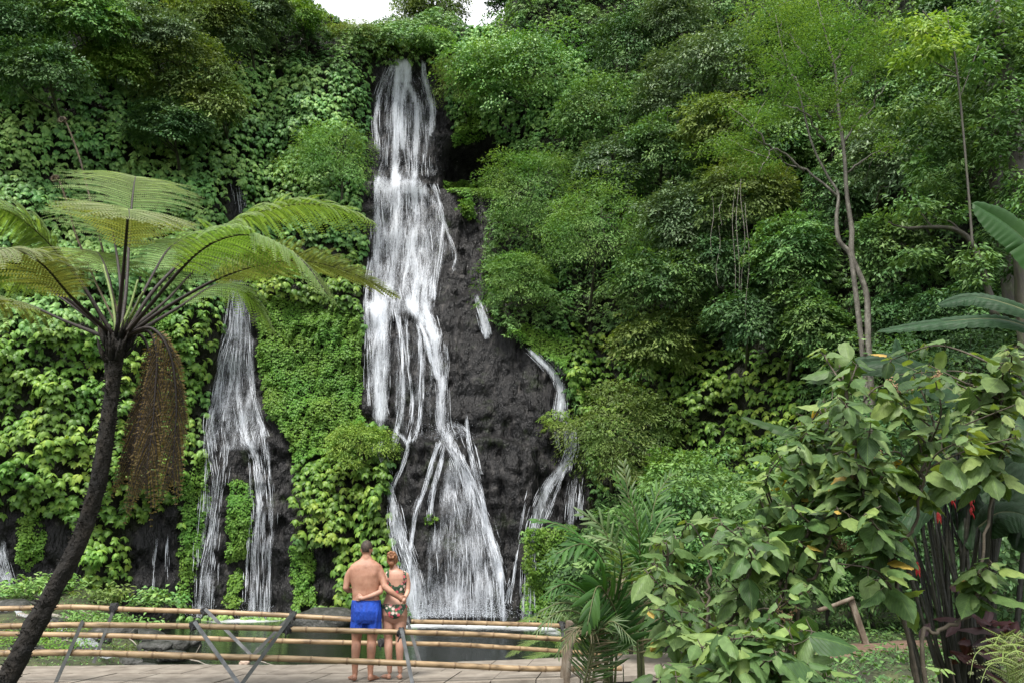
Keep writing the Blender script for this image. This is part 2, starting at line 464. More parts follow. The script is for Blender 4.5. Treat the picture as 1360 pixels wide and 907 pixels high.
ISL = [[(300, 660), (303, 640), (318, 628), (330, 645), (334, 690), (330, 735), (316, 745), (300, 742)],
       [(296, 780), (300, 760), (314, 755), (324, 765), (322, 800), (308, 808), (296, 800)],
       [(385, 722), (418, 725), (420, 800), (388, 804)],
       [(22, 700), (32, 680), (48, 678), (60, 700), (56, 740), (36, 755), (22, 745)],
       [(694, 715), (705, 700), (765, 695), (775, 812), (692, 812)],
       [(588, 238), (640, 240), (668, 250), (664, 264), (610, 258), (592, 250)],
       [(612, 262), (628, 262), (632, 290), (616, 294)]]
T3P = [[(322, 392), (345, 395), (420, 400), (484, 420), (486, 560), (430, 590), (385, 605), (352, 545), (338, 470)],
       [(238, 640), (262, 600), (284, 600), (284, 690), (262, 790), (232, 795)],
       [(590, 160), (640, 150), (650, 185), (600, 235)], [(655, 430), (760, 450), (745, 500), (705, 460)],
       [(150, 400), (235, 410), (225, 455), (150, 450)]]
T1P = [[(-400, 430), (240, 430), (292, 380), (290, 470), (262, 600), (240, 700), (170, 700), (205, 800), (90, 800), (110, 700), (60, 690), (-400, 700)],
       [(366, 640), (400, 575), (440, 548), (525, 560), (522, 640), (520, 700), (545, 815), (440, 815), (430, 725), (370, 705)],
       [(770, 430), (850, 470), (930, 440), (1065, 470), (1065, 620), (960, 660), (800, 640), (745, 500)],
       [(330, 320), (484, 330), (484, 420), (420, 400), (330, 395)]]

def zone(px, py):
    wx = px + (fbm(px * .03, py * .03, 3, 3) - .5) * 34
    wy = py + (fbm(px * .03 + 9, py * .03, 4, 3) - .5) * 34
    z = np.full(px.shape, 2)
    z[wx > 600 + 0 * wx] = 4
    z[(wy < 85) & (wx < 600)] = 4
    z[inpoly(wx, wy, [(585, 30), (770, 60), (790, 150), (650, 215), (585, 150)])] = 2
    for p in T1P: z[inpoly(wx, wy, p)] = 1
    for p in T3P: z[inpoly(wx, wy, p)] = 3
    fx = px + (fbm(px * .06, py * .06, 6, 3) - .5) * 16
    fy = py + (fbm(px * .06, py * .06, 8, 3) - .5) * 16
    for p in (ROCK_MAIN, ROCK_L, ROCK_B1, ROCK_B2, ALCOVE, DARK_M): z[inpoly(fx, fy, p)] = 0
    for p in ISL: z[inpoly(fx, fy, p)] = 3
    return z

mb = MB()
x = GX.ravel(); z = np.minimum(GZ, GR + (GZ - GR) * .28).ravel()
V = np.stack([GX.ravel(), PYs.ravel(), z], -1)
nr, nc = GX.shape
idx = np.arange(nr * nc).reshape(nr, nc)
q = np.stack([idx[:-1, :-1], idx[:-1, 1:], idx[1:, 1:], idx[1:, :-1]], -1).reshape(-1, 4)
mb.add(V, [q], (zone(*proj(V)) > 0).astype(float))
# plateau behind the rim
top = V.reshape(nr, nc, 3)[-1]
far = top + np.array([0, 60, 4.0])
mb.add(np.concatenate([top, far]), [np.stack([np.arange(nc - 1), np.arange(1, nc), np.arange(1, nc) + nc, np.arange(nc - 1) + nc], -1)], .5)
mb.build('cliff', M['rock'], kind='structure', label='dark wet basalt cliff wall behind the waterfalls')

# the cushion of growth stands proud of the rock
ZP = np.stack(proj(np.stack([GX, PYs, GZ], -1)))
ZONE = zone(ZP[0], ZP[1])
prof = {1: (.35, 1.5), 2: (.35, 1.25), 3: (.22, .45), 4: (.3, 1.7), 0: (0, 0)}
lump = fbm(GX * .42 + 50, GZ * .62, 41, 3)
fine = fbm(GX * 1.3, GZ * 1.5, 47, 2)
thk = np.zeros_like(GX)
for k, (a, b) in prof.items():
    thk[ZONE == k] = (a + b * np.clip((lump - .3) * 2.2, 0, 1) + b * .45 * (fine - .4))[ZONE == k]
# soften the edges of the cushion a little
ker = np.array([1, 2, 3, 2, 1]) / 9
for _ in range(2):
    thk = np.apply_along_axis(lambda r: np.convolve(np.pad(r, 2, mode='edge'), ker, 'valid'), 1, thk)
    thk = np.apply_along_axis(lambda r: np.convolve(np.pad(r, 2, mode='edge'), ker, 'valid'), 0, thk)
thk = np.maximum(thk, 0)
MY = PYs - thk
NM = normals(MY)

def scatter(rate, zones, rng, clip=None):
    """random points on the growth, rate per square metre, kept where zone() is in zones and (photo) clip()"""
    n = int(rate * (X1 - X0) * (Z1 - Z0) * 1.5)
    x = rng.uniform(X0, X1, n); z = rng.uniform(-1.6, Z1 - 1, n)
    y = grid_at(MY, x, z)
    Nn = normal_at(NM, x, z)
    area = np.clip(1 / np.maximum(-Nn[:, 1], .2), 1, 4) / 1.5
    px, py = proj(np.stack([x, y, z], -1))
    keep = (rng.uniform(0, 1, n) < area) & (px > -110) & (px < 1470) & (py > -90) & (py < 905) & (z < ridge(x) + 2.5)
    x, y, z, Nn, px, py = x[keep], y[keep], z[keep], Nn[keep], px[keep], py[keep]
    zz = np.minimum(z, ridge(x) + (z - ridge(x)) * .28)
    zo = zone(px, py)
    k = np.isin(zo, zones)
    if clip is not None: k &= clip(px, py)
    return np.stack([x, y, zz], -1)[k], Nn[k], px[k], py[k]

def rosettes(mb, P, Nn, nl, L, W, tpl, rng, droop=.75, spread=1.0, depth=.35, rnd=None):
    """whorls of drooping leaves, each facing out and up"""
    n = len(P)
    up = np.array([0, 0, 1.0])
    A = nrm(Nn * .75 + up * .75 + rng.normal(0, .22, (n, 3)))        # whorl axis
    P = P - Nn * (rng.uniform(0, 1, n) ** 1.6 * depth)[:, None]
    ref = nrm(np.cross(A, rng.normal(0, 1, (n, 3)) + up * .01)); B = np.cross(A, ref)
    r0 = rng.uniform(0, 1, n) if rnd is None else rnd
    ph = rng.uniform(0, 2 * pi, n)
    for k in range(nl):
        a = ph + k * 2 * pi / nl + rng.normal(0, .25, n)
        out_ = ref * np.cos(a)[:, None] + B * np.sin(a)[:, None]
        d = nrm(out_ * spread - up * droop * rng.uniform(.6, 1.5, n)[:, None] + A * .15)
        nn = nrm(A + out_ * .35)
        l = L * rng.uniform(.65, 1.2, n)
        leaves(mb, P + out_ * .03, d, nn, l, l * W, tpl, np.clip(r0 + rng.normal(0, .12, n), 0, 1))

R1 = np.random.default_rng(11)
def creeper(name, label, rate, zones, nl, L, W, tpl, mat, clip=None, **kw):
    P, Nn, px, py = scatter(rate, zones, R1, clip)
    mb = MB()
    rnd = np.clip(.45 + .9 * (fbm(P[:, 0] * .5, P[:, 2] * .5, 77, 3) - .5) + R1.normal(0, .2, len(P)), 0, 1)
    rosettes(mb, P, Nn, nl, L, W, tpl, R1, rnd=rnd, **kw)
    o = mb.build(name, mat); tag(o, label, 'creeper', kind='stuff')
    return o
creeper('creeper_foliage', 'bright broad leaved creeper hanging over the lower left cliff wall', 19, [1], 6, .26, .74, OV, M['T1'], lambda px, py: px < 345, depth=.5)
creeper('creeper_foliage', 'yellow green broad leaved creeper mound just left of the big waterfall foot', 19, [1], 6, .26, .74, OV, M['T1'], lambda px, py: (px >= 345) & (px < 640), depth=.5)
creeper('creeper_foliage', 'light green broad leaved creeper curtain on the slope right of the rock', 20, [1], 6, .23, .74, OV, M['T1'], lambda px, py: px >= 640, depth=.5)
creeper('creeper_foliage', 'deep green creeper tiers above the tree fern left of the waterfall', 30, [2], 5, .24, .78, OV, M['T2'], lambda px, py: px < 590, depth=.3, droop=.95)
creeper('creeper_foliage', 'glossy creeper overhanging the dark hollow beside the upper waterfall', 30, [2], 5, .22, .78, OV, M['T2'], lambda px, py: px >= 590, depth=.35, droop=.95)
creeper('creeping_carpet', 'dense small leaved green carpet clinging between the waterfalls', 200, [3], 3, .11, .85, RH, M['T3'], None, depth=.12, droop=.9)
creeper('forest_foliage', 'dark undergrowth covering the steep slope behind the forest trees', 46, [4], 5, .2, .45, RH, M['T4'], None, depth=.8)
# ------------------------------------------------------------------ falling water
def watermat():
    m, nt, out = mat_new('falling_water'); L = nt.links.new
    uv = nd(nt, 'ShaderNodeAttribute', attribute_name='luv')
    de = nd(nt, 'ShaderNodeAttribute', attribute_name='rnd')
    wn = nd(nt, 'ShaderNodeTexNoise', i_Scale=.9, i_Detail=2.0); L(uv.outputs['Vector'], wn.inputs['Vector'])
    wv = nd(nt, 'ShaderNodeVectorMath', operation='SCALE'); L(wn.outputs['Color'], wv.inputs[0]); wv.inputs['Scale'].default_value = .35
    wa = nd(nt, 'ShaderNodeVectorMath', operation='ADD'); L(uv.outputs['Vector'], wa.inputs[0]); L(wv.outputs[0], wa.inputs[1])
    acc = None
    for sc, amp, det in (((3.2, .30, 1), .62, 3.0), ((13, .8, 1), .58, 5.0), ((28, 6, 1), .62, 3.0)):
        mp = nd(nt, 'ShaderNodeMapping'); mp.inputs['Scale'].default_value = sc; L(wa.outputs[0], mp.inputs['Vector'])
        n1 = nd(nt, 'ShaderNodeTexNoise', i_Scale=1.0, i_Detail=det, i_Roughness=.65); L(mp.outputs[0], n1.inputs['Vector'])
        f = nd(nt, 'ShaderNodeMath', operation='MULTIPLY_ADD'); L(n1.outputs['Fac'], f.inputs[0]); f.inputs[1].default_value = amp; f.inputs[2].default_value = -amp * .5
        if acc is not None:
            g = nd(nt, 'ShaderNodeMath', operation='ADD'); L(acc, g.inputs[0]); L(f.outputs[0], g.inputs[1]); acc = g.outputs[0]
        else: acc = f.outputs[0]
    a2 = nd(nt, 'ShaderNodeMath', operation='ADD'); L(acc, a2.inputs[0]); L(de.outputs['Fac'], a2.inputs[1])
    r = nd(nt, 'ShaderNodeMapRange', i_From_Min=-.02, i_From_Max=.86, i_To_Min=0.0, i_To_Max=.96); r.interpolation_type = 'SMOOTHSTEP'; L(a2.outputs[0], r.inputs['Value'])
    p = nd(nt, 'ShaderNodeBsdfPrincipled', i_Roughness=.5); p.inputs['Base Color'].default_value = (.72, .76, .82, 1)
    tl = nd(nt, 'ShaderNodeBsdfTranslucent'); tl.inputs['Color'].default_value = (.75, .78, .83, 1)
    m1 = nd(nt, 'ShaderNodeMixShader'); m1.inputs[0].default_value = .25; L(p.outputs[0], m1.inputs[1]); L(tl.outputs[0], m1.inputs[2])
    t = nd(nt, 'ShaderNodeBsdfTransparent')
    ms = nd(nt, 'ShaderNodeMixShader'); L(r.outputs[0], ms.inputs[0]); L(t.outputs[0], ms.inputs[1]); L(m1.outputs[0], ms.inputs[2]); L(ms.outputs[0], out.inputs[0])
    return m
M['fall'] = watermat()
RW = np.random.default_rng(21)

def core_field(PX, PPY, cores, areas):
    D = np.full(PX.shape, -.35)
    for pts, w_, s_ in cores:
        p = np.array(pts, float)
        C = spline(p, max(12, len(p) * 8))
        wv = np.broadcast_to(np.interp(np.linspace(0, 1, len(C)), np.linspace(0, 1, np.size(w_)), np.atleast_1d(w_)), (len(C),))
        best = np.full(PX.shape, -9.)
        for i in range(len(C) - 1):
            a = C[i]; d = C[i + 1] - a; L2 = d @ d
            t = np.clip(((PX - a[0]) * d[0] + (PPY - a[1]) * d[1]) / L2, 0, 1)
            dist = np.hypot(PX - a[0] - t * d[0], PPY - a[1] - t * d[1])
            endf = np.minimum(1, (i + 2) / 4)
            best = np.maximum(best, s_ * 1.27 * np.exp(-(dist / (wv[i] * 1.25)) ** 2) * endf - .35)
        D = np.maximum(D, best) + .25 * np.maximum(0, np.minimum(D, best) + .2)
    for poly, s_, soft in areas:
        # soft polygon: average of jittered inside tests
        acc = np.zeros(PX.shape)
        for k in range(10):
            a = k * 2.4; r = soft * math.sqrt((k + .5) / 10)
            acc += inpoly(PX + r * math.cos(a), PPY + r * math.sin(a), poly)
        s_ = s_ + .13
        D = np.maximum(D, -.35 + (s_ + .35) * acc / 10) + .3 * np.clip(D, 0, 1) * acc / 10
    return D

def fall(label, x0, x1, y0, y1, cores, areas=(), off=.16, du=2.6, dpy=3.6, bits=300, drops=(), seed=0):
    nx = int((x1 - x0) / du) + 1; ny = int((y1 - y0) / dpy) + 1
    px = np.linspace(x0, x1, nx); py = np.linspace(y0, y1, ny)
    PX, PPY = np.meshgrid(px, py)
    H = hit(PX, PPY); d_ = ray(PX, PPY); tt = H[..., 1] / d_[..., 1]
    t2 = tt.copy()
    for k in (1, 2, 3): t2[k:] = np.minimum(t2[k:], tt[:-k]); t2[:-k] = np.minimum(t2[:-k], tt[k:])
    for _ in range(6):
        t2[1:-1] = (t2[:-2] + t2[1:-1] * 2 + t2[2:]) / 4; t2[:, 1:-1] = (t2[:, :-2] + t2[:, 1:-1] * 2 + t2[:, 2:]) / 4
    H = np.array([0, 0, CAMZ]) + d_ * t2[..., None]
    H[..., 1] -= off
    D = core_field(PX, PPY, cores, areas)
    D += (fbm(PX * .09 + seed, PPY * .035, seed + 5, 3) - .5) * .35
    D += (fbm(PX * .5 + seed, PPY * .06, seed + 9, 2) - .5) * .25
    ln = np.cumsum(np.vstack([np.zeros((1, nx)), np.linalg.norm(np.diff(H, axis=0), axis=-1)]), 0)
    lm = ln.mean(1, keepdims=True) * np.ones((1, nx))
    UV = np.stack([H[..., 0] + seed * 3.3, lm], -1)
    idx = np.arange(nx * ny).reshape(ny, nx)
    q = np.stack([idx[:-1, :-1], idx[1:, :-1], idx[1:, 1:], idx[:-1, 1:]], -1).reshape(-1, 4)
    q = q[D.ravel()[q].max(1) > -.12]
    mb = MB(); mb.add(H.reshape(-1, 3), [q], D.ravel(), UV.reshape(-1, 2), 0)
    # loose bits of water jumping clear of the sheet
    S = 7
    wts = np.array([max(.1, s_) * np.hypot(*np.ptp(np.array(p, float), axis=0)) for p, w_, s_ in cores]); wts /= wts.sum()
    k = RW.choice(len(cores), bits, p=wts)
    PXs = np.zeros((bits, S)); PYs_ = np.zeros((bits, S))
    for i in range(bits):
        p, w_, s_ = cores[k[i]]; C = spline(np.array(p, float), 60); wd = float(np.max(w_))
        a = RW.uniform(0, .96); l = RW.uniform(8, 34) / max(np.hypot(*np.ptp(np.array(p, float), axis=0)), 1)
        f = np.clip(a + l * np.linspace(0, 1, S), 0, 1) * 59
        PXs[i] = np.interp(f, np.arange(60), C[:, 0]) + RW.normal(0, wd * .7) + RW.normal(0, .25, S).cumsum(); PYs_[i] = np.interp(f, np.arange(60), C[:, 1]) + np.linspace(0, .01, S)
    Hs = hit(PXs, PYs_)
    for _ in range(3): Hs[:, 1:-1] = (Hs[:, :-2] + 2 * Hs[:, 1:-1] + Hs[:, 2:]) / 4
    Hs[..., 1] -= off + RW.uniform(.02, .35, bits)[:, None]
    ww = RW.uniform(.010, .032, bits)[:, None] * np.sin(np.linspace(0, pi, S))[None] ** .7
    V = np.stack([Hs - np.array([1., 0, 0]) * ww[..., None] / 2, Hs + np.array([1., 0, 0]) * ww[..., None] / 2], 2)
    idx = np.arange(bits * S * 2).reshape(bits, S, 2)
    q = np.stack([idx[:, :-1, 0], idx[:, 1:, 0], idx[:, 1:, 1], idx[:, :-1, 1]], -1).reshape(-1, 4)
    uv = np.stack([np.repeat(Hs[..., 0:1], 2, 2), np.repeat(Hs[..., 2:3], 2, 2)], -1)
    mb.add(V.reshape(-1, 3), [q], np.repeat(RW.uniform(.2, .6, bits), S * 2), uv.reshape(-1, 2), 0)
    for dx, dy, sx, sy, n in drops: spray(mb, dx, dy, sx, sy, n)
    return tag(mb.build('waterfall', M['fall']), label, 'waterfall', 'waterfalls')

def spray(mb, px, py, sx, sy, n, r=(.004, .014), off=(.1, 1.2)):
    X = px + RW.normal(0, sx, n); Y = np.minimum(py - np.abs(RW.normal(0, sy, n)), 820)
    P = hit(X, Y); P[:, 1] -= RW.uniform(*off, n); rr = RW.uniform(*r, n)
    tet = np.array([[1, 1, 1], [1, -1, -1], [-1, 1, -1], [-1, -1, 1]]) * .7
    V = P[:, None] + tet[None] * rr[:, None, None]
    f = np.array([[0, 1, 2], [0, 3, 1], [0, 2, 3], [1, 3, 2]])
    mb.add(V.reshape(-1, 3), [(f[None] + (np.arange(n) * 4)[:, None, None]).reshape(-1, 3)], .9, None, 0, smooth=False)

MAIN = [
 ([(530, 82), (529, 100), (526, 125), (526, 167), (525, 238)], (6, 6, 7, 6), .62), ([(541, 82), (540, 105), (537, 125), (534, 150), (536, 200)], (6, 7, 6, 4), .6),
 ([(524, 84), (511, 112), (504, 133), (500, 163), (503, 200)], (4, 5, 4), .5), ([(541, 110), (553, 140), (553, 189), (552, 236)], (5, 6, 5), .58),
 ([(562, 83), (564, 105), (571, 130), (575, 155), (572, 180)], (3, 4, 5, 3), .58), ([(560, 120), (562, 160), (566, 200), (566, 238)], (5, 4, 3), .38),
 ([(515, 130), (514, 170), (512, 225)], (5, 4), .34), ([(543, 140), (541, 180), (544, 235)], (5, 3), .4),
 ([(528, 228), (528, 275), (522, 318), (522, 361), (511, 404), (506, 449)], (9, 9, 8, 9), .56), ([(547, 234), (554, 283), (550, 326), (554, 369), (552, 412), (569, 434), (580, 449)], (8, 9, 8, 7), .56),
 ([(502, 234), (502, 266), (504, 318), (502, 361), (502, 425)], (6, 6, 7), .52), ([(539, 300), (540, 345), (539, 387), (547, 415)], (8, 9, 7), .5),
 ([(576, 246), (582, 266), (588, 300), (581, 357), (576, 398)], (4, 4, 4), .48), ([(588, 290), (604, 335), (602, 362)], 3, .4), ([(494, 340), (487, 404), (492, 452)], 2.6, .5),
 ([(566, 300), (570, 345), (564, 400), (572, 430)], 4, .45), ([(516, 380), (524, 410), (530, 440)], 4, .4),
 ([(495, 400), (499, 440), (501, 500), (505, 553)], (8, 9, 9), .62), ([(510, 405), (512, 460), (511, 520), (510, 555)], (6, 6, 5), .5), ([(490, 430), (489, 480), (491, 540)], 2.6, .42),
 ([(505, 556), (506, 595), (514, 632), (522, 668)], (5, 4, 5), .5), ([(522, 664), (530, 708), (542, 754), (550, 824)], (6, 8, 11), .62), ([(531, 680), (540, 722), (556, 770), (562, 824)], (3, 5, 8), .42), ([(519, 668), (522, 700), (534, 760)], 4, .4),
 ([(531, 415), (534, 450), (536, 486), (535, 546), (528, 573), (524, 600)], (3, 3, 2.4), .52), ([(528, 573), (542, 590), (537, 615), (521, 652), (518, 664)], 2.4, .54),
 ([(540, 420), (544, 486), (549, 546), (543, 590)], 1.8, .42), ([(554, 430), (559, 458), (561, 522), (556, 569), (548, 588)], 2.2, .46), ([(520, 600), (530, 560), (534, 520)], 5, .15),
 ([(566, 415), (574, 432), (579, 460), (586, 513), (588, 564), (595, 583)], (7, 7, 8, 9), .56), ([(556, 430), (563, 442), (572, 472), (580, 502)], 3.2, .55), ([(592, 446), (594, 480), (592, 520)], 3, .3),
 ([(589, 560), (597, 587), (625, 648), (644, 703), (660, 763), (667, 824)], (10, 8, 8, 8), .45), ([(594, 580), (611, 615), (626, 671), (634, 726), (636, 824)], (8, 7, 7, 6), .42),
 ([(597, 590), (604, 648), (616, 726), (614, 824)], (6, 6, 5), .26), ([(604, 590), (634, 650), (652, 710), (664, 770)], 4, .45), ([(644, 703), (650, 750), (652, 824)], 5, .36), ([(600, 680), (598, 750), (600, 824)], 5, .18),
 ([(618, 548), (625, 601), (639, 652), (648, 703), (664, 745), (669, 824)], (1.6, 2.4, 2.6, 3), .6), ([(628, 580), (634, 600), (640, 630)], 2, .25),
 ([(588, 585), (579, 601), (565, 648), (553, 680), (546, 730)], (3, 2.6, 2.2), .6), ([(590, 590), (586, 615), (574, 661), (571, 692)], (3, 2.4, 2), .58), ([(546, 726), (548, 770), (552, 824)], 3, .25),
 ([(596, 562), (608, 566), (616, 578)], 6, .38), ([(578, 640), (582, 690), (584, 760)], 4, .12), ([(686, 730), (682, 760), (672, 800)], 2, .3), ([(700, 650), (692, 700), (684, 750), (676, 800)], 1.8, .3)]
AREA = [([(524, 82), (548, 82), (552, 125), (580, 135), (587, 180), (584, 238), (498, 240), (498, 150), (512, 112)], -.03, 6), ([(528, 82), (546, 82), (548, 112), (524, 112)], .34, 2),
        ([(494, 234), (560, 234), (586, 275), (596, 330), (582, 380), (575, 420), (560, 415), (540, 420), (510, 430), (490, 440), (489, 360), (497, 300)], .10, 7), ([(498, 236), (560, 240), (570, 262), (498, 258)], .2, 4),
        ([(594, 600), (640, 650), (668, 824), (548, 824), (572, 700)], .09, 12), ([(500, 400), (575, 400), (590, 560), (560, 590), (525, 600), (520, 520)], -.10, 8), ([(545, 760), (600, 770), (668, 765), (668, 824), (540, 824)], .12, 12)]
fall('tall white main waterfall pouring down the dark rock in several strands', 478, 700, 80, 824, MAIN, AREA, bits=2600, seed=1,
     drops=((548, 818, 16, 10, 900), (600, 818, 24, 8, 900), (655, 818, 16, 12, 900), (540, 236, 22, 9, 500), (596, 586, 14, 10, 500), (540, 132, 20, 12, 500)))
fall('short white spout on the rock right of the main fall', 622, 662, 386, 452, [([(633, 393), (639, 418), (646, 447)], (3, 4.5, 5), .66), ([(638, 400), (646, 425), (652, 445)], 2.5, .5)], bits=80, seed=2)
fall('thin bending waterfall at the right edge of the rock above the palms', 684, 784, 458, 824,
     [([(701, 464), (722, 484), (738, 502), (745, 520), (744, 545)], (3, 4.5, 6.5, 6), .68), ([(744, 545), (756, 570), (758, 595), (748, 622)], (6, 8, 8), .6), ([(758, 560), (764, 590), (756, 625)], 4, .4), ([(740, 520), (736, 560), (744, 600)], 2, .3),
      ([(748, 618), (726, 650), (712, 690), (704, 740), (702, 824)], (6, 8, 8, 6, 5), .66), ([(752, 622), (738, 655), (724, 690)], 3, .4), ([(764, 634), (760, 660), (757, 692)], (5, 8, 9), .5), ([(770, 640), (772, 690)], 3, .35), ([(708, 470), (730, 480), (748, 500)], 2, .3)],
     [], bits=420, seed=3)
LFALL = [([(318, 236), (322, 258), (326, 285), (322, 330), (320, 365)], (3, 5, 6, 4), 0.370), ([(326, 240), (328, 262), (332, 285)], 2.5, 0.308),
 ([(314, 362), (310, 400), (306, 440), (296, 480), (288, 530), (284, 560), (288, 600)], (3, 4, 4, 5, 4), 0.458), ([(324, 362), (322, 400), (322, 450), (318, 500), (322, 550), (332, 590)], (4, 5, 6, 5, 5), 0.458),
 ([(318, 370), (316, 420), (312, 470), (306, 520), (300, 560)], (3, 4, 3), 0.370), ([(330, 400), (333, 450), (336, 500), (342, 540), (356, 580)], (3, 3, 4, 3), 0.405), ([(312, 440), (298, 500), (296, 550)], 3, 0.308),
 ([(284, 540), (280, 580), (284, 620), (288, 660), (280, 720), (270, 770), (266, 824)], (4, 4, 3, 5), 0.405), ([(300, 560), (302, 600), (296, 650), (290, 700), (284, 760), (282, 824)], (3, 3, 4, 5), 0.352), ([(276, 560), (278, 610), (276, 680)], 2, 0.308),
 ([(322, 545), (330, 585), (342, 610), (346, 660), (342, 720), (338, 824)], (5, 5, 4, 5), 0.475), ([(340, 540), (352, 580), (358, 620), (362, 680), (360, 740), (358, 824)], (4, 4, 3, 4), 0.405), ([(346, 600), (352, 650), (352, 720), (350, 824)], (3, 3, 4), 0.370),
 ([(334, 600), (336, 680), (330, 760), (330, 824)], 3, 0.220), ([(272, 640), (266, 720), (262, 800)], 2.4, 0.220)]
fall('second narrower waterfall splitting round the green cushions on the left', 256, 376, 232, 824, LFALL,
     [([(312, 365), (330, 365), (340, 480), (352, 560), (362, 600), (276, 600), (290, 500), (304, 430)], .06, 6), ([(268, 640), (290, 640), (288, 824), (262, 824)], .0, 5)], bits=1100, seed=4, drops=((275, 818, 10, 8, 400), (346, 818, 12, 8, 400)))
fall('low white cascade at the far left foot of the cliff', -40, 40, 706, 790, [([(-6, 712), (-8, 745), (4, 762), (22, 783)], (6, 9, 6, 4), .56), ([(6, 714), (10, 745), (16, 770)], (4, 6, 4), .5), ([(-20, 714), (-24, 760), (-20, 790)], 6, .45)], bits=240, seed=5)
fall('faint trickle down the dark rock behind the tree fern trunk', 198, 238, 698, 824, [([(212, 704), (209, 745), (206, 808)], 2, .3), ([(228, 706), (226, 750), (228, 808)], 1.6, .25)], bits=30, seed=6)

# ------------------------------------------------------------------ ground and pool
def pool_l(y): return np.interp(y, [8, 14, 17, 20, 25, 30, 38], [-30, -30, -8.2, -8.6, -10.2, -13, -16.5])
def pool_r(y): return np.interp(y, [8, 12, 14, 18, 25, 34, 38], [2.6, 2.4, 2.2, 2.4, 3.2, 4.2, 5])
def ground_z(x, y):
    n = fbm(x * .7, y * .7, 61, 4) - .5
    dl = pool_l(y) - x; dr = x - pool_r(y)
    zl = -1.7 + 1.0 * sm(-.6, 1.2, dl) + np.clip(dl, 0, 10) * .06 + .55 * n * sm(0, 2, dl) + sm(24, 34, y) * .9 * sm(0, 3, dl)
    zr = -1.7 + 1.75 * sm(-.8, 1.0, dr) + np.clip(dr - 1, 0, 30) * .02 + .12 * n + sm(19, 30, y) * np.clip(dr, 0, 6) * .35
    z = np.maximum(zl, zr)
    z = np.where(y < 11.5, np.minimum(z, 0.0), z)
    near = sm(10.6, 9.4, y)
    z = np.where(x < 2.2, z * (1 - near) + near * (-.7 + .1 * n), z)
    z = z * sm(4, 9.4, y) + (.0 + .05 * n) * (1 - sm(4, 9.4, y)) if True else z
    return z
ax = np.concatenate([np.linspace(-160, -26, 30), np.arange(-25.5, 22, .22), np.linspace(22.5, 160, 30)])
ay = np.concatenate([np.linspace(-120, -6, 20), np.arange(-5, 40, .22), np.linspace(41, 160, 20)])
AX, AY = np.meshgrid(ax, ay)
mb = MB()
nr, nc = AX.shape; idx = np.arange(nr * nc).reshape(nr, nc)
mb.add(np.stack([AX, AY, ground_z(AX, AY)], -1).reshape(-1, 3), [np.stack([idx[:-1, :-1], idx[:-1, 1:], idx[1:, 1:], idx[1:, :-1]], -1).reshape(-1, 4)])
M['soil'] = noisemat('soil', [(.35, (.025, .022, .015)), (.5, (.04, .05, .02)), (.62, (.07, .08, .03)), (.75, (.11, .09, .06))], 1.8, 8, (.7, .95), .8, .05)
mb.build('ground', M['soil'], kind='structure')

def poolmat():
    m, nt, out = mat_new('pool_water'); L = nt.links.new
    geo = nd(nt, 'ShaderNodeNewGeometry')
    mp = nd(nt, 'ShaderNodeMapping'); mp.inputs['Scale'].default_value = (1, 1.8, 1); L(geo.outputs['Position'], mp.inputs['Vector'])
    n1 = nd(nt, 'ShaderNodeTexNoise', i_Scale=2.6, i_Detail=5.0, i_Roughness=.6); L(mp.outputs[0], n1.inputs['Vector'])
    # foam lies round the feet of the falls
    foam = None
    for i, (cx, cy, r0, r1) in enumerate(((-3.6, 34.6, .2, 3.6), (-1.0, 34.6, .4, 4.2), (1.2, 33.2, 0, 3.4), (-11.5, 36.5, .1, 2.6), (2.6, 30.5, .0, 2.4))):
        d = nd(nt, 'ShaderNodeVectorMath', operation='DISTANCE'); L(geo.outputs['Position'], d.inputs[0]); d.inputs[1].default_value = (cx, cy, -1)
        r = nd(nt, 'ShaderNodeMapRange', i_From_Min=r0, i_From_Max=r1, i_To_Min=1.0, i_To_Max=0.0); L(d.outputs['Value'], r.inputs['Value'])
        if foam is None: foam = r.outputs[0]
        else:
            mxx = nd(nt, 'ShaderNodeMath', operation='MAXIMUM'); L(foam, mxx.inputs[0]); L(r.outputs[0], mxx.inputs[1]); foam = mxx.outputs[0]
    n2 = nd(nt, 'ShaderNodeTexNoise', i_Scale=3.2, i_Detail=7.0, i_Roughness=.75); L(mp.outputs[0], n2.inputs['Vector'])
    s = nd(nt, 'ShaderNodeMath', operation='ADD'); L(foam, s.inputs[0]); L(n2.outputs['Fac'], s.inputs[1])
    fr = nd(nt, 'ShaderNodeMapRange', i_From_Min=.86, i_From_Max=1.35, i_To_Min=0.0, i_To_Max=.9); L(s.outputs[0], fr.inputs['Value'])
    w_ = nd(nt, 'ShaderNodeBsdfPrincipled', i_Roughness=.07); w_.inputs['Base Color'].default_value = (.006, .009, .005, 1); w_.inputs['IOR'].default_value = 1.33; w_.inputs['Specular IOR Level'].default_value = .10
    bp = nd(nt, 'ShaderNodeBump', i_Strength=.8, i_Distance=.08); L(n1.outputs['Fac'], bp.inputs['Height']); L(bp.outputs[0], w_.inputs['Normal'])
    f_ = nd(nt, 'ShaderNodeBsdfPrincipled', i_Roughness=.7); f_.inputs['Base Color'].default_value = (.75, .78, .80, 1)
    ms = nd(nt, 'ShaderNodeMixShader'); L(fr.outputs[0], ms.inputs[0]); L(w_.outputs[0], ms.inputs[1]); L(f_.outputs[0], ms.inputs[2]); L(ms.outputs[0], out.inputs[0])
    return m
M['pool'] = poolmat()
mb = MB(); mb.add([[-26, 8, -1], [9, 8, -1], [9, 44, -1], [-26, 44, -1]], [np.array([[0, 1, 2, 3]])])
mb.build('pool_water', M['pool'], kind='structure')

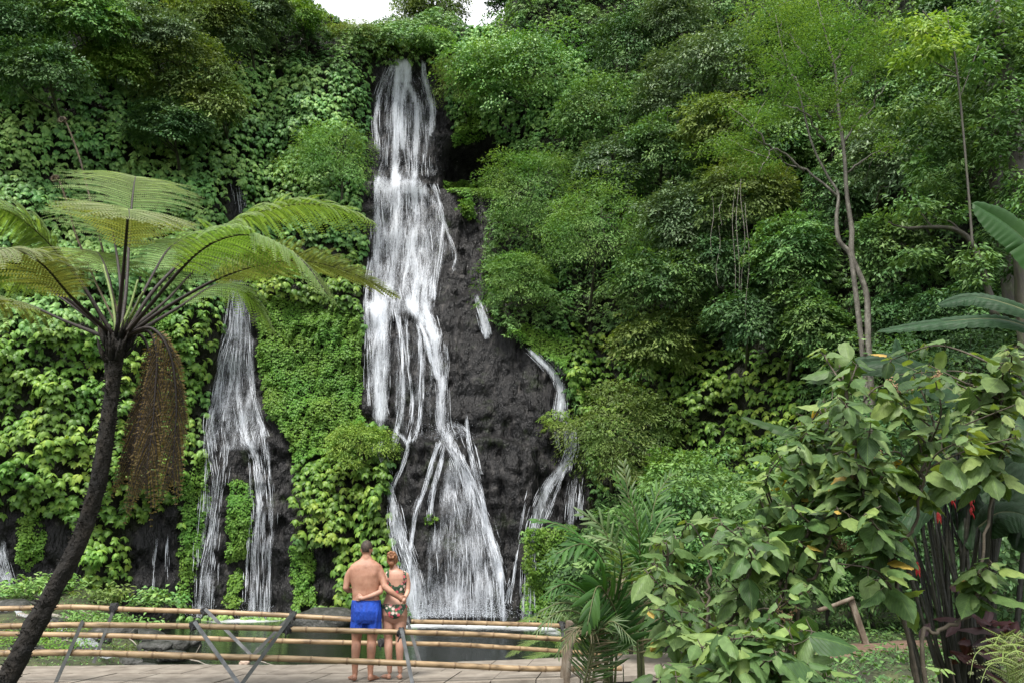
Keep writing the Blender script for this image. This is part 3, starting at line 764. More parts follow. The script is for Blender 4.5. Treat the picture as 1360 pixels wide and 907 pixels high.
# brown footpath on the right bank
mb = MB()
c = spline([(3.2, 12.6), (4.6, 13.6), (6.4, 14.6), (8.6, 15.4), (12, 16.0)], 50)
PATHC = c.copy(); tn = nrm(np.gradient(c, axis=0)); sd_ = np.stack([-tn[:, 1], tn[:, 0]], -1)
u = np.linspace(-1, 1, 11)
P = c[:, None] + sd_[:, None] * (u[None, :, None] * (.62 + .12 * np.sin(np.arange(50) * .9))[:, None, None])
Pz = ground_z(P[..., 0], P[..., 1]) + .035 - .03 * np.abs(u)[None] ** 3
idx = np.arange(50 * 11).reshape(50, 11)
mb.add(np.concatenate([P, Pz[..., None]], -1).reshape(-1, 3), [np.stack([idx[:-1, :-1], idx[1:, :-1], idx[1:, 1:], idx[:-1, 1:]], -1).reshape(-1, 4)])
M['dirt'] = noisemat('dirt', [(.3, (.09, .055, .035)), (.6, (.17, .11, .075)), (.8, (.26, .19, .14))], 4, 8, (.8, .95), .6, .03)
mb.build('dirt_path', M['dirt'], kind='structure')

# ------------------------------------------------------------------ stone walkway
def front_y(x): return np.interp(x, [-9, -6.6, -3.8, -1.3, .25, 2.0, 4.5], [11.55, 11.5, 11.25, 11.3, 11.65, 12.1, 12.8])
def back_y(x): return np.interp(x, [-9, -6.9, -5.4, -3.4, -1.5, .3, 2.6, 4.5], [13.2, 13.2, 13.35, 13.3, 13.6, 14.1, 15.0, 15.6])
M['slab'] = noisemat('walk_slab', [(.3, (.15, .125, .10)), (.5, (.22, .19, .155)), (.7, (.30, .265, .22))], 3.5, 8, (.75, .95), .4, .01)
M['under'] = noisemat('walk_beam', [(.3, (.02, .018, .014)), (.7, (.07, .06, .045))], 5, rough=(.7, .9))
mb = MB()
xs_ = np.arange(-8.8, 3.6, .62)
for i in range(len(xs_) - 1):
    sk = .35
    for (v0, v1) in ((0, .5), (.5, 1)):
        g = .008
        sh = .31 if v0 > 0 else 0
        def pt(xx, v):
            f, b = front_y(xx), back_y(xx)
            return [xx + sk * (v - .5), f + (b - f) * v]
        a = pt(xs_[i] + g + sh, v0 + .004); b = pt(xs_[i + 1] - g + sh, v0 + .004); c_ = pt(xs_[i + 1] - g + sh, v1 - .004); d = pt(xs_[i] + g + sh, v1 - .004)
        z = RNG.uniform(-.006, .004)
        v = np.array([[*a, z], [*b, z], [*c_, z], [*d, z], [*a, -.07], [*b, -.07], [*c_, -.07], [*d, -.07]])
        mb.add(v, [np.array([[0, 1, 2, 3], [0, 4, 5, 1], [1, 5, 6, 2], [2, 6, 7, 3], [3, 7, 4, 0]])], RNG.uniform(0, 1), None, 0, False)
xx = np.linspace(-8.9, 3.7, 40)
for off_, z0_, z1_, wd in ((.10, -.075, -.26, .08), (-.22, -.075, -.26, .08)):
    fy = front_y(xx) + off_ if off_ > 0 else back_y(xx) + off_
    V = []
    for x_, y_ in zip(xx, fy):
        V += [[x_, y_, z0_], [x_, y_ + wd, z0_], [x_, y_ + wd, z1_], [x_, y_, z1_]]
    q = []
    for i in range(39):
        a = i * 4
        for j in range(4): q.append([a + j, a + (j + 1) % 4, a + 4 + (j + 1) % 4, a + 4 + j])
    mb.add(V, [np.array(q)], .5, None, 1, False)
for x_ in np.arange(-8.5, 3.6, 1.5):
    for y_ in (front_y(x_) + .15, back_y(x_) - .2):
        tube(mb, [[x_, y_, -2.2], [x_, y_, -.08]], .06, 8, mat=1)
o = mb.build('walkway', [M['slab'], M['under']], kind='structure')

# ------------------------------------------------------------------ bamboo railings
def bamboomat():
    m, nt, out = mat_new('bamboo'); L = nt.links.new
    uv = nd(nt, 'ShaderNodeAttribute', attribute_name='luv'); geo = nd(nt, 'ShaderNodeNewGeometry')
    rn = nd(nt, 'ShaderNodeAttribute', attribute_name='rnd')
    mp = nd(nt, 'ShaderNodeMapping'); mp.inputs['Scale'].default_value = (3, 14, 14); L(geo.outputs['Position'], mp.inputs['Vector'])
    nz = nd(nt, 'ShaderNodeTexNoise', i_Scale=1.2, i_Detail=6.0); L(mp.outputs[0], nz.inputs['Vector'])
    rp = ramp(nt, [(.3, (.10, .065, .032)), (.45, (.25, .17, .09)), (.6, (.35, .245, .135)), (.75, (.40, .30, .18))]); L(nz.outputs['Fac'], rp.inputs['Fac'])
    mx = nd(nt, 'ShaderNodeMix', data_type='RGBA', blend_type='MULTIPLY'); L(rn.outputs['Fac'], mx.inputs['Factor']); L(rp.outputs['Color'], mx.inputs['A']); mx.inputs['B'].default_value = (.35, .28, .22, 1)
    p = nd(nt, 'ShaderNodeBsdfPrincipled', i_Roughness=.5); L(mx.outputs['Result'], p.inputs['Base Color']); L(p.outputs[0], out.inputs[0])
    return m
M['bamboo'] = bamboomat()
M['steel'] = noisemat('galvanised_steel', [(.3, (.10, .105, .11)), (.7, (.26, .27, .28))], 9, rough=(.45, .7), bump=.2, bdist=.004, metal=.3)
M['steeldk'] = noisemat('dull_steel', [(.3, (.05, .055, .055)), (.7, (.12, .125, .12))], 9, rough=(.5, .7), bump=.2, bdist=.004, metal=.2)
M['strap'] = noisemat('black_strap', [(.3, (.008, .008, .009)), (.7, (.025, .025, .026))], 20, rough=(.6, .85), bump=.6, bdist=.01)
M['postwood'] = noisemat('post_wood', [(.3, (.06, .045, .03)), (.5, (.13, .10, .07)), (.75, (.28, .25, .2))], 9, 8, (.7, .9), .8, .02, stretch=(1, 1, .3))

def rail_y(px, front):
    return np.interp(px, [-80, 100, 320, 540, 760, 860, 960], [11.55, 11.5, 11.35, 11.4, 12.0, 12.3, 12.7]) if front else \
           np.interp(px, [-80, 100, 320, 540, 760, 860, 960], [13.15, 13.15, 13.2, 13.35, 14.3, 14.7, 15.1])
def bamboo(parent, pix, front, r=.038, seed=0):
    p = np.array(pix, float)
    pxs = np.linspace(p[0, 0], p[-1, 0], 160)
    pys = spline(p, 160)[:, 1] if False else np.interp(pxs, p[:, 0], p[:, 1])
    k = np.hanning(17); k /= k.sum(); pys = np.convolve(np.pad(pys, 8, mode='edge'), k, 'valid')
    P = at(pxs, pys, rail_y(pxs, front))
    L = np.r_[0, np.cumsum(np.linalg.norm(np.diff(P, axis=0), axis=1))]
    s = np.arange(0, L[-1], .012)
    Q = np.stack([np.interp(s, L, P[:, i]) for i in range(3)], -1)
    rg = np.random.default_rng(seed)
    R = np.full(len(s), r) * np.interp(s, [0, L[-1]], [1.08, .92]); dark = np.zeros(len(s))
    pos = rg.uniform(0, .4)
    while pos < L[-1]:
        d = np.abs(s - pos); R += .006 * np.exp(-(d / .012) ** 2); R -= .002 * np.exp(-((s - pos - .02) / .012) ** 2)
        dark = np.maximum(dark, .85 * np.exp(-((s - pos + .004) / .012) ** 2)); pos += rg.uniform(.34, .55)
    mb = MB(); tube(mb, Q, R, 12)
    mb.r[-1] = np.repeat(dark, 12) if len(mb.r[-1]) == len(dark) * 12 else mb.r[-1]
    return mb.build('bamboo_rail', M['bamboo'], parent), P, pxs

def lashing(parent, c, r=.07, seed=0, h=.1):
    rg = np.random.default_rng(seed + 100)
    mb = MB()
    t = np.linspace(0, 2 * pi * 5, 110)
    for k in range(2):
        a = rg.uniform(-.6, .6) + k * 1.5
        ax_ = np.array([math.cos(a), 0, math.sin(a)]); b1 = np.array([0, 1, 0.]); b2 = np.cross(ax_, b1)
        P = np.asarray(c) + np.cos(t)[:, None] * b1 * r * .85 + np.sin(t)[:, None] * b2 * r + ax_ * (np.linspace(-h / 2, h / 2, 110)[:, None] + rg.normal(0, .004, (110, 1)))
        tube(mb, P, .011, 6)
    tube(mb, [np.asarray(c) + [0, -.05, -.01], np.asarray(c) + [rg.uniform(-.05, .05), -.075, -.11]], [.012, .008], 6)
    return mb.build('lashing', M['strap'], parent)

def steel_post(parent, a, b, mat, seed=0, w=.05):
    """L-section bar from a (top) to b (foot)"""
    a = np.asarray(a, float); b = np.asarray(b, float)
    t = nrm((b - a)); s = nrm(np.cross(t, [0, 1, 0.])); n = np.cross(s, t)
    mb = MB()
    pr = [(-.5, 0), (.5, 0), (.5, .12), (-.38, .12), (-.38, 1), (-.5, 1)]
    V = [p_ + s * u * w + n * v * w for p_ in (a, b) for u, v in pr]
    k = len(pr)
    mb.add(V, [np.array([[i, (i + 1) % k, k + (i + 1) % k, k + i] for i in range(k)])], .5, None, 0, False)
    mb.add([V[i] for i in range(k)], [np.array([[0, 1, 2, 3]]), np.array([[0, 3, 4, 5]])], .5, None, 0, False)
    box(mb, a + t * .03 + n * w * .5, (w * .8, w * .3, .02), axes=np.stack([s, n, t]))
    return mb.build('steel_post', mat, parent)

rf = thing('bamboo_railing', 'nearer bamboo railing of two poles on slanting steel bars, in front of the couple', 'railing', 'bamboo railings of the walkway')
bamboo(rf, [(-90, 833), (0, 831), (110, 829), (260, 831), (390, 835), (532, 839), (640, 842), (754, 849), (812, 852)], True, .037, 1)
bamboo(rf, [(-90, 868), (0, 867), (100, 866), (300, 872), (380, 874), (530, 880), (600, 883), (700, 888), (826, 887)], True, .041, 2)
fp = lambda x, y, d=0: at(x, y, rail_y(x, True) + d)
for i, (a, b, mt) in enumerate((((110, 824), (73, 908), 'steeldk'), ((258, 825), (320, 912), 'steel'), ((391, 813), (318, 912), 'steeldk'), ((533, 834), (549, 914), 'steel'))):
    steel_post(rf, fp(*a, -.06), fp(*b, -.06), M[mt], i)
for i, (x_, y_) in enumerate(((258, 830), (382, 835), (533, 840), (757, 850))): lashing(rf, fp(x_, y_), .052, i)
mb = MB(); tube(mb, spline([fp(758, 824, -.11), fp(756, 850, -.10), fp(752, 885, -.1), fp(750, 925, -.08)], 30), np.linspace(.064, .072, 30), 12, rough=.25, seed=4); mb.build('wooden_post', M['postwood'], rf)
rb = thing('bamboo_railing', 'farther bamboo railing of two poles along the pool side of the walkway', 'railing', 'bamboo railings of the walkway')
bamboo(rb, [(-90, 810), (0, 808), (60, 806), (105, 805), (150, 808), (280, 812), (385, 817), (465, 822), (545, 825), (640, 827), (740, 830), (790, 834), (850, 839), (880, 843)], False, .038, 3)
bamboo(rb, [(-90, 841), (0, 841), (130, 843), (300, 848), (390, 851), (470, 853), (600, 855), (700, 861), (800, 868), (826, 871)], False, .037, 4)
bp_ = lambda x, y, d=0: at(x, y, rail_y(x, False) + d)
for i, (a, b, mt) in enumerate((((152, 806), (124, 880), 'steeldk'), ((272, 808), (336, 872), 'steel'), ((540, 820), (558, 880), 'steel'), ((746, 827), (751, 884), 'steeldk'), ((388, 815), (330, 876), 'steeldk'))):
    steel_post(rb, bp_(*a, -.055), bp_(*b, -.055), M[mt], i)
for i, (x_, y_) in enumerate(((152, 807), (272, 811), (389, 817), (541, 824), (746, 830), (507, 853))): lashing(rb, bp_(x_, y_), .07 if i == 0 else .05, i + 9)
# ------------------------------------------------------------------ trees and bushes on the slopes
R2 = np.random.default_rng(33)
UPV = np.array([0, 0, 1.0])
def crown_mesh(c, rad, ncl, per, L, W, tpl, rng, flat=.35, cr=.34, droop=.35, low=-.35, lump=.5, back=.45):
    """foliage in layered sprays spread through an uneven ellipsoid"""
    c = np.asarray(c, float); rad = np.asarray(rad, float)
    mb = MB(); tips = []
    d = nrm(rng.normal(0, 1, (ncl * 4, 3)))
    d = d[(d[:, 2] > low) & (d[:, 1] < back)][:ncl]
    lumpn = 1 + lump * 2 * (fbm(d[:, 0] * 2.2 + c[0], d[:, 2] * 2.2 + d[:, 1] * 1.7 + c[2], int(abs(c[0] * 13 + c[2] * 7)) % 997, 3) - .5)
    rr = rng.uniform(.35, 1, len(d)) ** .45
    cc = c + d * rad * (rr * lumpn)[:, None]
    n = len(cc)
    lobes = nrm(rng.normal(0, 1, (5, 3))) * [1, .6, .8]; lobes[:, 1] = -np.abs(lobes[:, 1]) * .6
    pick = rng.integers(0, 5, n); use = rng.uniform(0, 1, n) < .42
    lc = c + lobes[pick] * rad * rng.uniform(.75, .95, (n, 1)) + d * rad * .48 * rr[:, None]
    cc = np.where(use[:, None], lc, cc); tips = cc
    rnd0 = np.clip(rng.uniform(.0, .8, n), 0, 1)
    crad = cr * rad.mean() * rng.uniform(.6, 1.25, n)
    ax = nrm(d * .55 + UPV * .9 + rng.normal(0, .15, (n, 3)))
    # leaves
    N = n * per
    ci = np.repeat(np.arange(n), per)
    q = nrm(rng.normal(0, 1, (N, 3)))
    q = q - ax[ci] * np.sum(q * ax[ci], -1, keepdims=True)
    q = nrm(q)
    rad_ = np.sqrt(rng.uniform(0, 1, N))
    P = cc[ci] + q * (rad_ * crad[ci])[:, None] + ax[ci] * (rng.normal(0, flat * .25, N) * crad[ci] - .35 * rad_ ** 2 * crad[ci])[:, None]
    D = nrm(q * .8 + d[ci] * .35 - UPV * droop * rng.uniform(.3, 1.8, N)[:, None] + rng.normal(0, .35, (N, 3)))
    Nn = nrm(ax[ci] + rng.normal(0, .35, (N, 3)))
    l = L * rng.uniform(.6, 1.3, N)
    leaves(mb, P, D, Nn, l, l * W, tpl, np.clip(rnd0[ci] + rng.normal(0, .15, N), 0, 1))
    return mb, tips

def trunk_mesh(base, top, r, tips, rng, nb=9, bend=.6):
    mb = MB()
    base = np.asarray(base, float); top = np.asarray(top, float)
    mid = (base + top) / 2 + rng.normal(0, bend * .3, 3) * [1, .5, .2]
    P = spline([base, mid, top], 14)
    tube(mb, P, np.linspace(r, r * .45, 14), 8, rough=.2)
    if len(tips):
        for i in rng.choice(len(tips), min(nb, len(tips)), replace=False):
            k = rng.integers(6, 13)
            m_ = (P[k] + tips[i]) / 2 + rng.normal(0, .12, 3) + [0, 0, -.1]
            tube(mb, spline([P[k], m_, tips[i]], 8), np.linspace(r * .4, r * .08, 8), 5)
    return mb

def tree(name, label, cat, px, py, rx, rz, off, mat, L=.17, W=.42, tpl=RH, ncl=70, per=55, group=None, Y=None, ry=None, bark='bark', tr=.09, base=None, **kw):
    """crown centred at photo (px, py); off metres in front of the slope, or at distance Y"""
    P = hit(np.array([px]), np.array([py]), MY)[0]
    if Y is None: Y = max(P[1] - off, 6)
    c = at(px, py, Y)
    dep = c[1] * CP + (c[2] - CAMZ) * SP
    R = np.array([rx * dep / F, (ry if ry else (rx + rz) / 2) * dep / F * .8, rz * dep / F])
    if base is None:
        b = np.array([c[0] + R2.normal(0, .3), Y + R[1] * .8, c[2] - R[2] * 1.3])
        # root it in the slope
        by = grid_at(PYs, b[0:1], np.array([b[2]]))[0]
        b[1] = by + .2
    else: b = np.asarray(base, float)
    t = thing(name, label, cat, group, tuple(b))
    mb, tips = crown_mesh(c - b, R, ncl, per, L, W, tpl, R2, **kw)
    o = mb.build('crown', M[mat], t)
    trunk_mesh([0, 0, 0], c - b + [0, 0, R[2] * .3], tr, tips, R2).build('trunk', M[bark], t)
    return t

G1 = 'bushes clinging to the cliff'; G2 = 'rainforest trees on the slope'
# round bushes near the falls
tree('bush', 'rounded mid green bush on the left cliff just beside the upper waterfall', 'bush', 445, 212, 56, 60, 1.3, 'fine', ncl=170, per=60, L=.14, W=.3, group=G1, low=-.7)
tree('bush', 'domed bright green bush right of the dark hollow by the upper waterfall', 'bush', 704, 258, 58, 72, 2.2, 'fine', ncl=220, per=60, L=.15, W=.3, group=G1, low=-.8)
tree('bush', 'large domed bush of fine leaves, second to the right of the rock face', 'bush', 800, 300, 72, 86, 2.6, 'fine', ncl=240, per=60, L=.14, W=.3, group=G1, low=-.8)
tree('bush', 'layered green bush hanging over the short spout on the rock', 'bush', 686, 378, 52, 44, 2.0, 'fine', ncl=170, per=60, L=.15, W=.3, group=G1, low=-.6)
tree('bush', 'small bright bush leaning over the thin bending waterfall', 'bush', 742, 560, 24, 22, .8, 'light', ncl=40, per=50, L=.12, W=.35, group=G1, low=-.6)
tree('bush', 'olive bush of drooping sprays right of the thin bending waterfall', 'bush', 820, 580, 66, 78, 2.4, 'olive', ncl=200, per=60, L=.15, W=.36, group=G1, low=-.8)
tree('bush', 'pale tufted bush on the cliff edge left of the rock face above the couple', 'bush', 478, 588, 46, 34, 1.6, 'light', ncl=110, per=60, L=.13, W=.38, group=G1, low=-.6)
tree('bush', 'brownish twiggy bush right of the waterfall lip', 'bush', 614, 108, 38, 40, 1.0, 'olive', ncl=110, per=50, L=.12, W=.3, group=G1, low=-.8)
tree('bush', 'broad green bush crowning the rim right of the waterfall lip', 'bush', 696, 92, 84, 64, 1.2, 'T2', ncl=200, per=60, L=.19, W=.5, group=G1, low=-.8)
tree('bush', 'tiny green tuft growing on the bare rock below the dark hollow', 'bush', 619, 275, 11, 15, .3, 'T3', ncl=16, per=40, L=.12, W=.6, group=G1, tr=.02)
tree('bush', 'small weed tuft on the lower rock between the water strands', 'bush', 574, 688, 8, 8, .25, 'T3', ncl=8, per=25, L=.11, W=.5, group=G1, tr=.02)
tree('bush', 'low yellowish bush on the rim just left of the waterfall lip', 'bush', 508, 66, 34, 22, -.9, 'light', ncl=80, per=50, L=.14, W=.4, group=G1)
tree('bush', 'twiggy pinkish green bush on the rim left of the fall', 'bush', 470, 44, 32, 18, -.6, 'olive', ncl=70, per=45, L=.13, W=.35, group=G1)
tree('bush', 'bright low bush on the rim right above the fall', 'bush', 572, 62, 40, 20, -1.0, 'fine', ncl=110, per=50, L=.15, W=.4, group=G1)
tree('bush', 'bright green bush high at the rim beside the sky gap', 'bush', 395, 28, 38, 30, .8, 'T1', ncl=90, per=50, L=.17, W=.5, group=G1)
# trees against the sky
tree('ridge_tree', 'dark round tree standing against the white sky above the fall', 'tree', 573, 0, 44, 40, 0, 'olive', Y=50, ncl=330, per=60, L=.2, W=.4, group=G2, low=-1, base=(-5.2, 51, 35), tr=.25)
tree('ridge_tree', 'tree at the right side of the sky gap with thin bare trunks', 'tree', 690, 6, 38, 22, 0, 'dark', Y=47, ncl=100, per=55, L=.22, W=.45, group=G2, base=(.6, 48, 36), tr=.2)
tree('ridge_tree', 'tall dark tree at the top edge right of centre', 'tree', 745, 8, 46, 30, 0, 'dark', Y=45, ncl=110, per=55, L=.22, W=.45, group=G2, base=(3.2, 46, 34), tr=.2)
tree('ridge_tree', 'dark tree tip left of the sky gap', 'tree', 402, -8, 22, 16, 0, 'dark', Y=46, ncl=50, per=50, L=.2, W=.4, group=G2, base=(-13.6, 46.6, 33.5), tr=.12)

tl = [ # left slope
 (20, 30, 70, 60, 'dark', 'dark leafy tree in the top left corner'),
 (105, 22, 62, 46, 'T2', 'mid green tree at the top edge, second from the left corner'),
 (60, 95, 60, 40, 'dark', 'dark low tree under the top left corner'),
 (150, 84, 44, 26, 'light', 'yellow green tree standing out on the upper left slope'),
 (190, 40, 55, 42, 'pale', 'greyish green tree at the top of the left slope'),
 (245, 88, 62, 52, 'olive', 'olive brown tree in the middle of the upper left slope'),
 (270, 24, 58, 36, 'olive', 'olive tree at the top edge left of centre'),
 (322, 42, 42, 36, 'pale', 'pale silvery tree high on the left slope'),
 (284, 140, 46, 38, 'olive', 'dusky tree above the dark gully of the second fall'),
 (225, 165, 50, 36, 'dark', 'dark fine leaved bushy tree left of the gully'),
 (355, 14, 36, 26, 'pale', 'grey green tree at the top edge near the sky gap'),
]
for a in tl:
    big = a[4] in ('T2',)
    tree('slope_tree', a[5], 'tree', a[0], a[1], a[2], a[3], 1.6, a[4], ncl=150, per=55, L=.22 if big else .19, W=.5 if big else .42, group=G2, low=-.7)
tr_ = [ # right slope: photo x, y, radii, metres in front of slope, foliage, label
 (800, 150, 62, 46, 1.6, 'T4', 'feathery green tree on the rim right of the domed bushes'),
 (832, 60, 58, 48, 1.6, 'dark', 'dark tree high right of the waterfall lip'),
 (815, 215, 46, 34, 1.8, 'pale', 'small pale tree between the rim and the large domed bush'),
 (900, 30, 62, 44, 2.0, 'pale', 'pale green tree at the top edge right of centre'),
 (905, 115, 60, 52, 2.2, 'pale', 'greyish tree with drooping sprays high on the right slope'),
 (885, 200, 56, 46, 2.4, 'T4', 'mid green tree halfway up right of the domed bushes'),
 (955, 170, 52, 46, 2.4, 'olive', 'olive tree left of the tall slender tree'),
 (965, 80, 56, 50, 2.2, 'pale', 'soft pale tree left of the slender tree top'),
 (910, 290, 62, 50, 2.6, 'pale', 'silvery layered tree in the middle of the right slope'),
 (985, 255, 58, 46, 2.6, 'olive', 'olive layered tree above the hanging vines'),
 (880, 372, 60, 44, 2.6, 'T4', 'layered dark green tree above the broad leaved curtain'),
 (962, 350, 60, 44, 2.6, 'dark', 'dark tree hung with pale vines'),
 (868, 448, 60, 40, 2.4, 'olive', 'olive sprays just above the light green curtain'),
 (1005, 420, 60, 44, 2.2, 'dark', 'dark tree just above the right end of the light curtain'),
 (1050, 330, 52, 50, 2.4, 'T4', 'dark green tree left of the pale forked trunk'),
 (1040, 170, 54, 52, 1.2, 'T4', 'green tree behind the slender tree crown'),
 (1075, 430, 44, 56, 1.8, 'T4', 'tree with greyish sprays at the foot of the pale forked trunk'),
 (1060, 60, 60, 50, 1.2, 'T4', 'green tree at the top edge behind the slender tree'),
 (1195, 330, 54, 50, 2.0, 'T4', 'leafy tree right of the pale forked trunk'),
 (1190, 210, 56, 52, 2.0, 'pale', 'grey green tree at mid height right of the slender tree'),
 (1180, 110, 56, 52, 1.6, 'T4', 'dense tree at the upper right behind bare branches'),
 (1260, 130, 52, 50, 2.6, 'T4', 'glossy tree between the two dark right hand trunks'),
 (1270, 240, 56, 50, 2.6, 'T4', 'broad dark tree under the dark trunks'),
 (1260, 30, 60, 46, 2.0, 'dark', 'dark tree at the top edge far right'),
 (1345, 60, 46, 60, 3.0, 'T4', 'leafy tree in the top right corner'),
 (1340, 190, 46, 60, 3.0, 'T4', 'leafy tree at the right edge below the corner'),
 (1290, 420, 60, 50, 2.2, 'dark', 'dark tree behind the arching bare branch'),
 (1200, 430, 50, 44, 1.6, 'dark', 'dark low tree behind the big banana leaves'),
 (1120, 250, 48, 44, 1.0, 'dark', 'dark tree hidden behind the forked trunk'),
 (905, 640, 54, 40, 3.0, 'fine', 'fresh green low bush below the light curtain behind the palms'),
 (970, 690, 60, 44, 3.6, 'T4', 'green thicket behind the foreground shrub'),
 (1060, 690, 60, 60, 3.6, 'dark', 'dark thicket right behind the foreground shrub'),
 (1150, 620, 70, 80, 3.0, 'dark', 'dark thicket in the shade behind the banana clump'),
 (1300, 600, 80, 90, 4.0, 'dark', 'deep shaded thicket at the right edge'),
]
for a in tr_:
    near = a[0] > 1100
    tree('slope_tree', a[6], 'tree', a[0], a[1], a[2], a[3], a[4], a[5], ncl=150, per=52, L=.19 if not near else .17, W=.42, group=G2, low=-.85, lump=.6)

# small rain of hanging vines
mvine = M['bark']
for i, (px, y0, y1) in enumerate(((946, 262, 345), (958, 258, 300), (975, 240, 400), (981, 250, 430), (986, 235, 390), (992, 270, 440), (955, 300, 380))):
    P = hit(np.array([px]), np.array([(y0 + y1) / 2]), MY)[0]; Yv = P[1] - 4.6
    a = at(px, y0, Yv); b = at(px + R2.normal(0, 1.5), y1, Yv)
    t = np.linspace(0, 1, 26)[:, None]
    C = a * (1 - t) + np.array([b[0], a[1], b[2]]) * t + np.stack([.07 * np.sin(t[:, 0] * 7 + i), .05 * np.sin(t[:, 0] * 9), 0 * t[:, 0]], -1)
    mb = MB(); tube(mb, C, .014, 5, rough=.3)
    k = R2.integers(0, 26, 26); leaves(mb, C[k], nrm(R2.normal(0, 1, (26, 3)) - [0, 0, .6]), nrm(R2.normal(0, .4, (26, 3)) + [0, -.5, 1]), .1, .045, RH, R2.uniform(0, 1, 26), 1)
    tag(mb.build('hanging_vine', [M['barkpale'], M['T4']]), 'thin pale vine hanging among the dark trees in the middle of the right slope', 'vine', 'vines hanging on the right slope')

# slender forked tree with pale trunks
def slender():
    Y = 19.0
    Pp = lambda x, y, d=0: at(x, y, Y + d)
    b = Pp(1158, 640); b[2] = max(b[2], 0.2)
    t = thing('slender_tree', 'tall slender tree with two pale twisted trunks joined at a fork on the right slope', 'tree', None, tuple(b))
    mb = MB()
    A = spline([Pp(1160, 640), Pp(1158, 540), Pp(1153, 452), Pp(1150, 388), Pp(1132, 342), Pp(1131, 303), Pp(1125, 262), Pp(1121, 203), Pp(1113, 142), Pp(1109, 91), Pp(1096, 45), Pp(1085, 0)], 70) - b
    B = spline([Pp(1153, 640, .1), Pp(1150, 520, .1), Pp(1143, 446, .05), Pp(1134, 370, .0), Pp(1129, 338), Pp(1114, 319), Pp(1111, 290), Pp(1113, 258), Pp(1098, 232), Pp(1078, 190), Pp(1060, 120), Pp(1040, 68), Pp(1030, 20)], 70) - b
    tube(mb, A, np.interp(np.linspace(0, 1, 70), [0, .4, .6, 1], [.08, .068, .05, .016]), 9, rough=.22)
    tube(mb, B, np.interp(np.linspace(0, 1, 70), [0, .4, .6, 1], [.07, .06, .036, .012]), 9, rough=.22)
    limbs = [[(1113, 262), (1078, 230), (1045, 217), (1010, 208), (960, 181)], [(1120, 190), (1150, 150), (1180, 110)], [(1112, 130), (1140, 80), (1165, 30)],
             [(1090, 160), (1060, 110), (1030, 70)], [(1096, 190), (1070, 150), (1040, 140)], [(1078, 90), (1050, 50), (1020, 20)], [(1104, 90), (1130, 40), (1140, 0)],
             [(1040, 215), (1010, 180), (985, 160)], [(1068, 228), (1030, 200), (1010, 230)], [(1126, 230), (1160, 205), (1190, 200)]]
    tips = []
    for l in limbs:
        n = 14; C = spline([Pp(x, y, R2.uniform(-.6, .6) * (i > 0)) for i, (x, y) in enumerate(l)], n) - b + np.r_[np.zeros((2, 3)), R2.normal(0, .035, (12, 3))]
        tube(mb, C, np.linspace(.034, .008, n), 6, rough=.2); tips += [C[k] for k in range(3, n)]
        for _ in range(3):
            k = R2.integers(3, n); e = C[k] + R2.normal(0, .45, 3) + [0, 0, .3]; tube(mb, [C[k], (C[k] + e) / 2 + [0, 0, .05], e], [.014, .01, .005], 5); tips.append(e)
    mb.build('trunk', M['barkpale'], t)
    tips = np.array(tips)
    # feathery foliage: flat sprays of tiny leaflets
    cen = [(1105, 40, 80, 42), (1050, 70, 62, 46), (1160, 60, 50, 44), (1010, 150, 40, 24), (1085, 120, 56, 30), (980, 190, 46, 24), (1040, 10, 60, 30), (1130, 150, 36, 22), (1180, 190, 26, 16), (1010, 215, 34, 16)]
    C = []
    for x, y, rx, ry in cen:
        n = int(rx * ry / 24)
        C.append(at(x + R2.normal(0, rx * .5, n), y + R2.normal(0, ry * .5, n), Y + R2.normal(0, .8, n)) - b)
    C = np.concatenate(C); n = len(C); per = 46
    ci = np.repeat(np.arange(n), per); N = n * per
    ang = R2.uniform(0, 2 * pi, N); rr = np.sqrt(R2.uniform(0, 1, N)) * R2.uniform(.2, .42, n)[ci]
    q = np.stack([np.cos(ang), np.sin(ang), 0 * ang], -1)
    P = C[ci] + q * rr[:, None] + UPV * (R2.normal(0, .05, N) - rr * .3)[:, None]
    l = R2.uniform(.05, .1, N); mb = MB()
    leaves(mb, P, nrm(q + R2.normal(0, .4, (N, 3)) - UPV * .3), nrm(UPV + R2.normal(0, .3, (N, 3))), l, l * .4, RH, np.clip(R2.uniform(0, .8, n)[ci] + R2.normal(0, .1, N), 0, 1))
    mb.build('crown', M['fine'], t)
slender()

